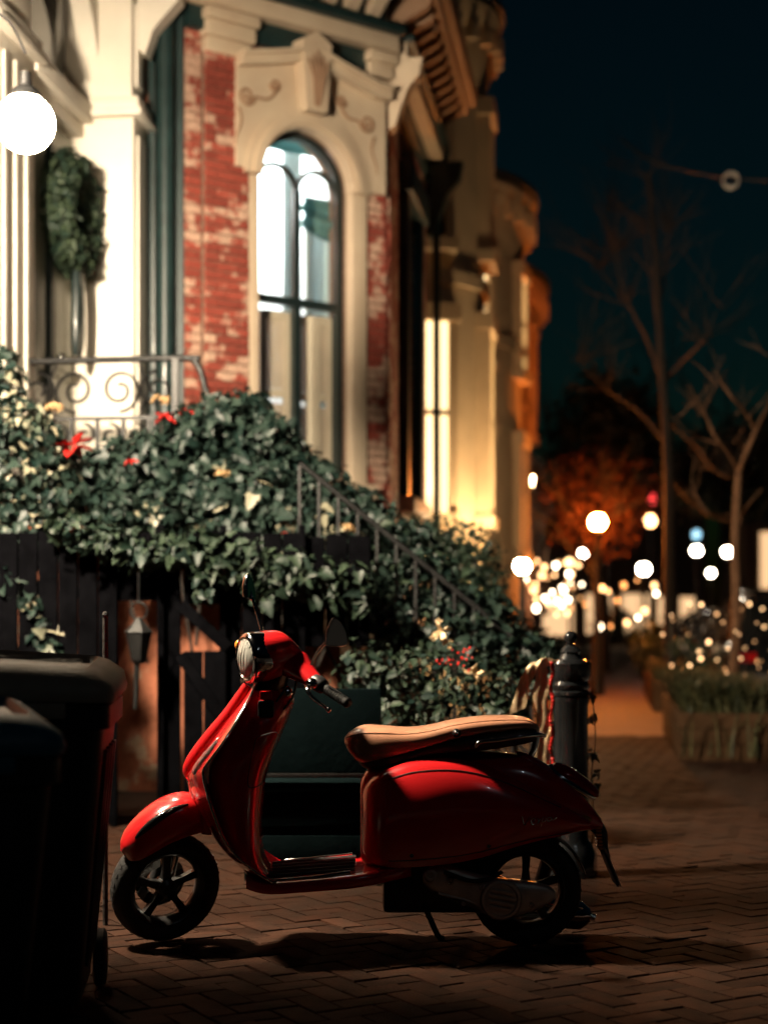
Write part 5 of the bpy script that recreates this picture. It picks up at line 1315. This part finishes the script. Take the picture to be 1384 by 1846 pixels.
# mirrors, placed after steering
def mirror(base, knee, headc, u, v, su, sv, nm):
    stem = sp_(MB().tube(interp([base, knee, headc], 12), .0052, 8), nm, 'chrome', None, 80)
    m = frame(headc, u, v)
    outl = [(-.9, -.75), (.75, -.9), (1.0, -.35), (.72, .45), (.15, 1.0), (-.25, .95), (-.75, .15)]
    outl = interp(outl + outl[:1], 32)[:-1]
    rings = []
    for k, (s_, z) in enumerate(((.55, -.020), (.85, -.014), (1.0, 0), (.96, .006))): rings.append([V(x * su * s_, y * sv * s_, z) for x, y in outl])
    mb = MB().loft(rings, m=m); h = sp_(mb, 'mirror_head', 'chrome', stem, 60)
    mb = MB().loft([[V(x * su * .90, y * sv * .90, z) for x, y in outl] for z in (.0055, .0075)], m=m); sp_(mb, 'mirror_glass', 'mirror', stem, 30)
    ed = MB().tube([m @ V(x * su, y * sv, .002) for x, y in list(outl) + [outl[0]]], .0028, 6); sp_(ed, 'mirror_rim', 'chrome', stem, 80)
mirror(S(561, 1198, -.16), S(575, 1172, -.20), S(604, 1142, -.22), V(.86, .35, .10), V(-.05, -.1, 1), .042, .052, 'mirror')
mirror(S(473, 1142, .12), S(458, 1090, .20), S(449, 1060, .22), V(.28, .96, 0), V(-.1, .0, 1), .050, .052, 'mirror')
mb = MB().sphere(S(432, 1163, .10), (.020, .024, .021), 14); sp_(mb, 'side_reflector', 'lens_amber', None, 80)

# ---- rear wheel, engine and drive case
rc = S(947, 1602)
ty, td, ri, hu, sps = wheel(rc, None, .205, .055)
rw = sp_(ty, 'rear_wheel', 'rubber', None, 50); sp_(td, 'tread', 'rubber', rw); sp_(ri, 'rim', 'rimdark', rw, 50); sp_(hu, 'hub', 'rimdark', rw)
for s in sps: sp_(s, 'spoke', 'rimdark', rw, 30)
rings = []
for px, t, b, hw in interp([(762, 1566, 1594, .018), (775, 1558, 1606, .030), (800, 1556, 1618, .036), (840, 1570, 1632, .038), (875, 1580, 1648, .042), (910, 1584, 1656, .042), (950, 1588, 1648, .038), (985, 1596, 1632, .028), (1000, 1606, 1620, .012)], 34):
    p = S(px, t, -.12); q = S(px, b, -.12); rings.append([v + V(0, -.118, 0) for v in sring(p.x, p.z, q.z, hw, 3.2)])
case = sp_(MB().loft(rings), 'drive_case', 'alu', None, 40)
vc = S(903, 1622, -.165); VM = T(*vc) @ Rx(R(90))
sp_(MB().lathe([(.074, -.02), (.076, .004), (.070, .014), (.060, .016), (.056, .010), (.001, .010)], 32, VM), 'clutch_cover', 'alu', case)
for k in range(4):
    h = math.sqrt(max(.050 ** 2 - (-.030 + .02 * k) ** 2, 1e-4)); sp_(MB().box(-h, h, -.006, .006, .009, .020, VM @ Rz(R(-12)) @ T(0, -.030 + .02 * k, 0), ch=.003), 'louvre', 'alu', case)
for px, py, r in ((775, 1579, .024), (812, 1588, .016), (868, 1600, .010), (958, 1632, .010), (835, 1630, .008)):
    c = S(px, py, -.155); sp_(MB().lathe([(r, -.03), (r, .004), (r * .7, .010), (r * .45, .010), (r * .42, .002), (.001, .002)], 18, T(*c) @ Rx(R(90))), 'case_boss', 'alu' if r != .016 else 'chrome', case)
sp_(MB().tube(interp([S(800, 1572, -.16), S(845, 1588, -.165), S(880, 1585, -.165), S(905, 1572, -.155)], 14), .008, 8), 'breather_hose', 'rubber', case, 80)
sp_(MB().tube([S(790, 1612, -.15), S(835, 1622, -.15), S(868, 1632, -.15)], .006, 8), 'case_rib', 'alu', case, 80)
eb = MB(); p = S(735, 1600); eb.box(p.x - .06, p.x + .30, -.08, .12, p.z - .05, p.z + .10, ch=.02); sp_(eb, 'engine_block', 'blackplastic')
mf = MB(); a = S(900, 1640, .15); b = S(1062, 1652, .15); mf.tube([a, a + (b - a) * .1, a + (b - a) * .9, b], [.03, .055, .055, .03], 16); mf.tube([b, S(1072, 1655, .15)], .014, 10)
sp_(mf, 'muffler', 'chrome', None, 50)
sp_(MB().tube([S(1010, 1470, .10), S(975, 1590, .11)], .026, 12), 'rear_shock', 'blackplastic', None, 60)
fl = MB()
for k in range(14):
    a = R(20 + k * 9.5); fl.v
rg = []
for k in range(16):
    a = R(15 + 105 * k / 15); rg.append([rc + V(math.cos(a) * r, y, math.sin(a) * r) for r, y in ((.222, -.07), (.228, -.03), (.228, .03), (.222, .07), (.218, .07), (.222, .03), (.222, -.03), (.218, -.07))])
sp_(MB().loft(rg), 'rear_mudguard', 'blackplastic', None, 50)
# centre stand
for sg in (-1, 1):
    sp_(MB().tube(interp([S(760, 1622, sg * .06), S(772, 1650, sg * .11), S(790, 1688, sg * .15), S(800, 1693, sg * .16)], 12), .011, 8), 'stand_leg', 'iron', None, 80)
sp_(MB().tube([S(772, 1650, -.11), S(772, 1650, .11)], .009, 8), 'stand_bar', 'iron', None, 80)
sp_(MB().box(S(690, 0).x, S(880, 0).x, -.085, .10, S(0, 1640).z, S(0, 1545).z, ch=.02), 'under_frame', 'blackplastic')

# ---- seams, cables and screws
def cowl_pt(px, f, out=.0008):
    row = interp(ck, 200); k = min(range(200), key=lambda i: abs(row[i][0] - px)); _, t, b, bl = row[k]
    p = S(px, t, -.17); q = S(px, b, -.20); yy = .118 + bl * (max(0, math.sin(math.pi * min(1, .04 + f ** .80 * .80)))) ** .72
    return V(p.x, -yy - out, p.z + (q.z - p.z) * f)
sp_(MB().tube([cowl_pt(px, .10) for px in range(700, 1020, 8)], .0018, 5), 'cowl_seam', 'blackplastic', cowl, 60)
sp_(MB().tube([cowl_pt(px, .93) for px in range(700, 1030, 8)], .0018, 5), 'cowl_seam', 'blackplastic', cowl, 60)
for px in (742, 880): sp_(MB().lathe([(.001, .003), (.006, .003), (.008, 0)], 12, T(*cowl_pt(px, .88)) @ Rx(R(90))), 'cowl_screw', 'chrome', cowl)
for k, (a, b, c, d) in enumerate((((520, 1215), (512, 1245), (500, 1262), (492, 1280)), ((535, 1222), (528, 1255), (514, 1275), (500, 1292)))):
    sp_(MB().tube(interp([S(*a, -.05 - .02 * k), S(*b, -.10), S(*c, -.11), S(*d, -.09)], 14), .0045, 7), 'control_cable', 'rubber', None, 80)
gp_ = [(462, 1330), (500, 1322), (488, 1368), (474, 1410), (448, 1418), (452, 1372)]
sp_(MB().tube([S(px, py, -.186) for px, py in interp(gp_ + gp_[:1], 40)], .0016, 5), 'glovebox_seam', 'blackplastic', glove, 60)
# ================================================================== bins
def bin_(loc, rot, w, dp, h, label, body, lid, lid_tilt=0.):
    t = thing('wheelie_bin', label, 'bin', loc, rot)
    rings = []
    for z, k in ((.06, .70), (.10, .72), (h * .86, .98), (h * .87, 1.06), (h * .935, 1.06), (h * .94, 1.0)):
        hw, hd = w / 2 * k, dp / 2 * k; rr = .05; ring = []
        for cx, cy, a0 in ((hw - rr, hd - rr, 0), (-hw + rr, hd - rr, 90), (-hw + rr, -hd + rr, 180), (hw - rr, -hd + rr, 270)):
            for q in range(5): a = R(a0 + q * 22.5); ring.append(V(cx + rr * math.cos(a), cy + rr * math.sin(a), z))
        rings.append(ring)
    MB().loft(rings).build('body', body, t, 40)
    rings = []
    for z, k, lift in ((.945, 1.10, 0), (.965, 1.12, 0), (.985, 1.08, .006), (1.0, .92, .016), (1.004, .80, .020), (.992, .74, .012), (.992, .1, .012)):
        hw, hd = w / 2 * k, dp / 2 * k; rr = .06 * k; ring = []
        for cx, cy, a0 in ((hw - rr, hd - rr, 0), (-hw + rr, hd - rr, 90), (-hw + rr, -hd + rr, 180), (hw - rr, -hd + rr, 270)):
            for q in range(5): a = R(a0 + q * 22.5); X_, Y_ = cx + rr * math.cos(a), cy + rr * math.sin(a); ring.append(V(X_, Y_, h * z + lift * 1.6 + (.035 * (.5 - X_ / w) + .03 * (.5 + Y_ / dp)) * (1 if z > .97 else .4)))
        rings.append(ring)
    MB().loft(rings).build('lid', lid, t, 50)
    for k in range(4):
        for fx, fy, a_ in ((w / 2, -dp * .3 + k * dp * .2, 0), (-w * .3 + k * w * .2, -dp / 2, 1)):
            q = MB(); q.loft([[V(fx * kk + (dx if a_ == 0 else dx), fy * kk + dy, z) for dx, dy in ((-.012, -.012), (.012, -.012), (.012, .012), (-.012, .012))] for z, kk in ((.16, .735), (h * .80, .965))]); q.build('rib', body, t)
    MB().tube([(-w * .36, dp * .60, h * .93), (w * .36, dp * .60, h * .93)], .014, 8).build('handle', body, t, 60)
    for sg in (-1, 1):
        MB().box(sg * w * .36 - .02, sg * w * .36 + .02, dp * .5, dp * .62, h * .89, h * .95, ch=.006).build('bracket', body, t)
        MB().lathe([(.001, -.02), (.08, -.02), (.095, -.012), (.095, .012), (.08, .02), (.001, .02)], 20, T(sg * w * .40, dp * .42, .097) @ Ry(R(90))).build('wheel', M['rubber'], t)
    MB().box(-w * .30, w * .30, -dp * .56, -dp * .50, h * .90, h * .945, ch=.008).build('front_lip', lid, t)
    return t
p = at(42, 1400, 4.95)
bin_((p.x, p.y, 0), YAW + R(6), .54, .66, 1.02, 'black wheelie bin with lamplight put into its tan lid in front of the hedge', M['binblack'], M['binlid'])
p = at(-110, 1400, 4.05)
bin_((p.x, p.y, 0), YAW + R(20), .50, .60, .93, 'blue wheelie bin nearest the camera at the left edge', M['binblack'], M['binblue'])
# thin pole leaning between the bins and the fence
p = at(190, 1300, 6.3)
o = MB().tube([(0, 0, .0), (0, 0, 1.22)], .011, 8); t = thing('garden_stake', 'thin dark stake standing upright behind the black bin', 'stake', (p.x, p.y, 0)); o.build('stake', M['barkdark'], t); MB().sphere((0, 0, 1.225), .014, 8).build('cap', M['iron'], t)

# ================================================================== black board fence under the ivy
FD = 9.35
fblack = pbr('black stained board', (.002, .002, .0025), .9, 0, 0, .4, 8, .3, 40, spec=.03, ior=1.02)
fc = thing('board_fence', 'black stained board fence with a braced gate, its top raised for the shade under the ivy', 'fence', tuple(at(300, 1120, FD).xy) + (0,), 0)
def fb(px0, px1, z0, z1, name, off=0., th=.03, rot=0):
    a = at(px0, 0, FD); b = at(px1, 0, FD); w_ = (b - a).xy.length; m = T(a.x, a.y, 0) @ Rz(YAW)
    return MB().box(0.004, w_ - .004, off, off + th, z0, z1, m, ch=.004).build(name, fblack, fc, world=True)
def boards(px0, px1, z0, z1, step=36):
    x = px0
    while x < px1 - 4:
        e = min(x + step, px1); fb(x, e, z0, z1 + random.uniform(-.01, .01), 'board'); x = e
boards(-40, 205, .02, 1.72); boards(290, 330, .02, 1.72); boards(400, 545, .02, 1.72)  # black boards carried higher to stand for the shade below the ivy
boards(330, 400, .02, 1.02); boards(330, 400, 1.30, 1.72); boards(205, 290, 1.32, 1.72, 43)
boards(545, 668, 1.05, 1.70, 41)
for px0, px1 in ((200, 214), (284, 298), (396, 410), (538, 552)): fb(px0, px1, .0, 1.76, 'post', -.05, .045)
def brace(pa, pb, w=.035):
    a, b = at(*pa, FD - .04), at(*pb, FD - .04); d = (b - a).normalized(); m = frame(a, d, FWD); MB().box(0, (b - a).length, -.015, .015, -w, w, m, ch=.004).build('brace', fblack, fc, world=True)
brace((325, 1090), (412, 1168)); brace((325, 1180), (405, 1300)); brace((548, 1262), (672, 1352), .06)
# iron hand lamp hanging in the gap of the fence
hp = at(250, 1165, 9.1); t = thing('hanging_lantern', 'unlit black iron lantern hanging in the fence gap', 'lantern', (hp.x, hp.y, hp.z))
MB().lathe([(.001, -.10), (.03, -.10), (.045, -.08), (.075, .07), (.085, .08), (.04, .13), (.012, .16), (.001, .17)], 6, T(0, 0, 0)).build('body', M['iron'], t, 20)
MB().tube([V(.05 * math.cos(a), 0, .20 + .05 * math.sin(a)) for a in [2 * math.pi * i / 16 for i in range(17)]], .006, 6).build('ring', M['iron'], t, 60)
MB().tube([(0, 0, .24), (0, .0, .42)], .005, 6).build('hook', M['iron'], t, 60)
MB().tube([(-.01, 0, -.10), (-.02, 0, -.36)], [.018, .012], 8).build('tail', M['iron'], t, 60)
# teal painted garden chest seen through the step-through
cc = at(562, 1400, 7.4)
ch = thing('garden_chest', 'dark teal garden chest standing behind the scooter', 'chest', (cc.x, cc.y, 0), YAW)
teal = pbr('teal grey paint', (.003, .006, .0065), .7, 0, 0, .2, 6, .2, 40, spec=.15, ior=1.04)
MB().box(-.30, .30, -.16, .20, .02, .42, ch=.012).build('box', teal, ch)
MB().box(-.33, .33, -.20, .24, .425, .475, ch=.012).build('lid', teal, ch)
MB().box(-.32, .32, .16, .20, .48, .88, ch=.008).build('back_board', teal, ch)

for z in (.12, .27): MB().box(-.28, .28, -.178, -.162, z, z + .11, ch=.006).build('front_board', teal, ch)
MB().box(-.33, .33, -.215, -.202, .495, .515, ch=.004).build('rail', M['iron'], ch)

# ================================================================== iron bollard, gold ribbon, beads
bp_ = at(1028, 1300, 7.55)
bl = thing('bollard', 'black cast iron bollard with a ball finial behind the scooter tail', 'bollard', (bp_.x, bp_.y, 0))
prof = [(.001, 0), (.125, 0), (.125, .10), (.105, .14), (.085, .18), (.082, .80), (.090, .82), (.090, .84), (.078, .852), (.078, .87), (.088, .885), (.090, .90), (.080, .915), (.096, .945), (.098, 1.0), (.088, 1.015), (.060, 1.02), (.045, 1.045), (.050, 1.055), (.036, 1.075), (.022, 1.085), (.026, 1.095), (.001, 1.10)]
MB().lathe(prof, 12, T()).build('shaft', M['blackgloss'], bl, 28)
MB().sphere((0, 0, 1.122), .032, 16).build('finial', M['blackgloss'], bl, 80)
MB().lathe([(.083, .845), (.094, .852), (.094, .866), (.083, .873)], 24).build('collar', M['blackgloss'], bl, 50)
def ribbon(mb, pts, wid, wdir, ripple=.005):
    P3 = interp(pts, 26); vs = []; fs = []
    wd = Vector(wdir).normalized()
    for h in (0, .0015):
        for i, p in enumerate(P3):
            t = Vector(P3[min(i + 1, 25)] - P3[max(i - 1, 0)]); nn = t.cross(wd).normalized()
            for k in range(7):
                f = k / 6 - .5; vs.append(Vector(p) + wd * wid * f * (1 + .12 * math.sin(i * .9)) + nn * (ripple * math.sin(k * 1.7 + i * .55) + h))
    for b in (0, 26 * 7):
        for i in range(25):
            for k in range(6):
                q = (b + i * 7 + k, b + i * 7 + k + 1, b + (i + 1) * 7 + k + 1, b + (i + 1) * 7 + k); fs.append(q)
    mb.add(vs, fs); return mb
rbT = thing('ribbon', 'gold mesh ribbon looped over the bollard and hanging behind the seat', 'ribbon', tuple(at(985, 1300, 7.4)))
y_ = 7.38
ribbon(MB(), [at(932, 1283, y_), at(943, 1240, y_), at(958, 1204, y_ - .02), at(972, 1190, y_), at(990, 1200, y_)], .075, RGT * .8 + V(0, 0, .35), .004).build('loop', M['ribbon'], rbT, 180, world=True, fix=False)
ribbon(MB(), [at(968, 1195, y_), at(976, 1220, y_), at(974, 1260, y_), at(980, 1300, y_), at(974, 1340, y_), at(978, 1385, y_)], .065, RGT, .005).build('tail', M['ribbon'], rbT, 180, world=True, fix=False)
bdT = thing('bead_string', 'red bead chain hanging down beside the bollard', 'beads', tuple(at(993, 1300, 7.4)))
bmesh_ = MB().sphere((0, 0, 0), 1, 8).mesh('bead'); bmesh_.materials.append(M['bead']); bmesh_.shade_smooth()
for k in range(34):
    o = bpy.data.objects.new('bead', bmesh_); col.objects.link(o); o.parent = bdT; o.matrix_parent_inverse = WM[bdT.name].inverted()
    o.location = at(994 + 2.5 * math.sin(k * .7), 1196 + k * 6.2, 7.38 + .01 * math.sin(k)); o.scale = (.011,) * 3
MB().tube([at(994, 1196, 7.385), at(994, 1400, 7.385)], .0025, 5).build('thread', M['bead'], bdT, 60, world=True)
# gold ribbon bows in the shrub with berries
def bow(px, py, d, s, label, ang=0.):
    c = at(px, py, d); t = thing('ribbon_bow', label, 'ribbon', tuple(c))
    for k, (dx, dz, ex, ez) in enumerate(((-.3, .9, -.1, 1.2), (.5, .3, .9, .1), (-.6, -.5, -.9, -.9), (.3, -.8, .5, -1.3))):
        u = lambda a, b: c + RGT * (a * math.cos(ang) - b * math.sin(ang)) * s + V(0, 0, a * math.sin(ang) + b * math.cos(ang)) * s
        ribbon(MB(), [u(0, 0), u(dx * .6, dz * .5) + V(0, -.02, 0), u(dx, dz) + V(0, -.03, 0), u(ex, ez)], s * .62, RGT * .7 + V(0, -.3, .5 if k % 2 else -.5), .003).build('loop' if k < 2 else 'tail', M['ribbon'], t, 180, world=True, fix=False)
bow(795, 1138, 8.3, .052, 'gold ribbon bow standing up in the shrub above the seat')
bow(856, 1212, 8.25, .050, 'gold ribbon end lying on the shrub nearer the bollard', 1.2)
bT = thing('berry_sprig', 'sprig of red berries between the two gold bows', 'berries', tuple(at(822, 1190, 8.25)))
for k in range(26):
    o = bpy.data.objects.new('berry', bmesh_); col.objects.link(o); o.parent = bT; o.matrix_parent_inverse = WM[bT.name].inverted(); o.location = at(822 + random.gauss(0, 14), 1188 + random.gauss(0, 12), 8.22 + random.gauss(0, .03)); o.scale = (random.uniform(.005, .008),) * 3
s = MB()
for k in range(8): s.tube([at(822, 1215, 8.26), at(822 + random.gauss(0, 14), 1180 + random.gauss(0, 10), 8.24)], .0025, 5)
s.build('twig', M['barkdark'], bT, 60, world=True)
# little vine climbing beside the bollard
VT = plant('vine', 'thin dark vine climbing the street side of the bollard', 'vine', [B(1068, 1290, 7.6, .012, .03, .02), B(1070, 1360, 7.6, .014, .03, .03), B(1074, 1400, 7.6, .018, .03, .03), B(1072, 1420, 7.6, .02, .03, .03), B(1067, 1250, 7.6, .01, .02, .02)], 260, .028, 'ivy', M['box'], False)
MB().tube(interp([at(1062, 1570, 7.6), at(1070, 1480, 7.6), at(1066, 1400, 7.6), at(1073, 1330, 7.6), at(1066, 1240, 7.6)], 20), .003, 5).build('stem', M['barkdark'], VT, 60, world=True)

# unseen trees added just left of the frame; their heads block lamplight from the pavement
def blocker_tree(lat, d, heads, label):
    p = FWD * d + RGT * lat
    t = plant('blocker_tree', label, 'tree', [(V(p.x, p.y, z) + FWD * dd, rx, ry, rz) for z, rx, ry, rz, dd in heads], 900, .055, 'box', M['box'], False, 0, 'unseen bay trees added to shade the pavement')
    for z, rx, ry, rz, dd in heads: MB().sphere(V(p.x, p.y, z) + FWD * dd, (rx * .8, ry * .8, rz * .85), 14).build('blocker_core', M['barkdark'], t, 80, world=True)
    zt_ = heads[0][0]
    MB().tube([V(p.x, p.y, .3), V(p.x + .02, p.y, zt_ * .5), V(p.x, p.y, zt_)], [.035, .03, .02], 8).build('trunk', M['barkdark'], t, 60, world=True)
    MB().lathe([(.001, 0), (.15, 0), (.19, .38), (.21, .38), (.21, .42), (.17, .42), (.16, .34), (.001, .34)], 20, T(p.x, p.y, 0)).build('tub', M['slate'], t, 40, world=True)
blocker_tree(-2.02, 5.88, [(2.85, .40, .45, .6, 0), (3.44, .38, .42, .34, .11)], 'large headed bay tree in a tub, added out of view to shade the foreground')
blocker_tree(-1.88, 6.63, [(3.42, .12, .14, .38, 0)], 'small headed bay tree in a tub, added out of view to shade the right pavement')

# ================================================================== parked cars down the street
def car(x, y, label, h=1.7, L_=4.6, w=1.85, head=False):
    t = thing('parked_car', label, 'car', (x, y, -.12), 0, 'cars parked along the kerb')
    # stations along y (rear = nearest the camera): (y, belt, top, half-width)
    st = [(0, .55, .78, .70), (.06, .42, .98, .82), (.35, .34, 1.04, .90), (1.2, .30, 1.06, .925), (2.4, .30, 1.04, .925), (3.3, .30, 1.02, .915), (4.1, .32, .96, .88), (4.5, .42, .84, .78), (4.6, .55, .72, .66)]
    rings = []
    for yy, zb_, zt_, hw in interp(st, 34): rings.append([V(v.y, yy * L_ / 4.6, v.z) for v in sring(0, zt_ * h / 1.7, zb_, hw * w / 1.85, 4)])
    MB().loft(rings).build('body', M['carpaint'], t, 50)
    st = [(.18, .98, 1.06, .74), (.5, .98, h - .12, .72), (.9, .98, h - .02, .68), (1.8, .98, h, .67), (2.5, .98, h - .06, .68), (3.0, .98, h - .32, .74), (3.4, .96, 1.04, .80)]
    rings = []
    for yy, zb_, zt_, hw in interp(st, 26): rings.append([V(v.y, yy * L_ / 4.6, v.z) for v in sring(0, zt_, zb_ * h / 1.7, hw * w / 1.85, 3.4)])
    MB().loft(rings).build('glasshouse', M['carglass'], t, 50)
    MB().box(-.60, .60, .9, 2.3, h - .012, h + .016, ch=.012).build('roof', M['carpaint'], t)
    for sg in (-1, 1):
        for yy in (.85, 3.65):
            wm = T(sg * (w / 2 - .10), yy, .33) @ Ry(R(90)); o = MB().lathe([(.20, -.10), (.30, -.11), (.33, -.08), (.33, .08), (.30, .11), (.20, .10)], 28, wm).build('wheel', M['rubber'], t, 40); MB().lathe([(.001, -.06), (.12, -.09), (.20, -.08), (.20, .08), (.12, .09), (.001, .06)], 20, wm).build('rim', M['alu'], o, 40)
        MB().box(sg * .62 - .14, sg * .62 + .14, -.02, .10, .72, .86, ch=.02).build('tail_lamp', M['lens_red'], t)
        MB().box(sg * (w / 2 + .08) - .09, sg * (w / 2 + .08) + .09, 2.72, 2.84, 1.05, 1.20, ch=.03).build('mirror', M['carpaint'], t, 40)
        for yy in (.62, 1.75, 2.75): MB().tube([(sg * .76, yy + (.3 if yy < 1 else 0), 1.0), (sg * .70, yy + .1, h - .10)], .02, 6).build('pillar', M['carpaint'], t, 60)
    MB().box(-.70, .70, -.03, .06, .42, .55, ch=.02).build('bumper', M['blackplastic'], t)
    MB().box(-.16, .16, -.022, -.012, .62, .72).build('licence_plate', M['plate'], t)
    return t
car(2.72, 23.8, 'dark parked car nearest behind the slender tree', 1.78)
car(2.68, 29.6, 'dark parked car just beyond the nearest one', 1.55)
car(2.70, 35.4, 'third dark car along the kerb, left of the slender tree', 1.6)
car(2.72, 41.4, 'farthest dark car along the kerb near the white lamps', 1.55)
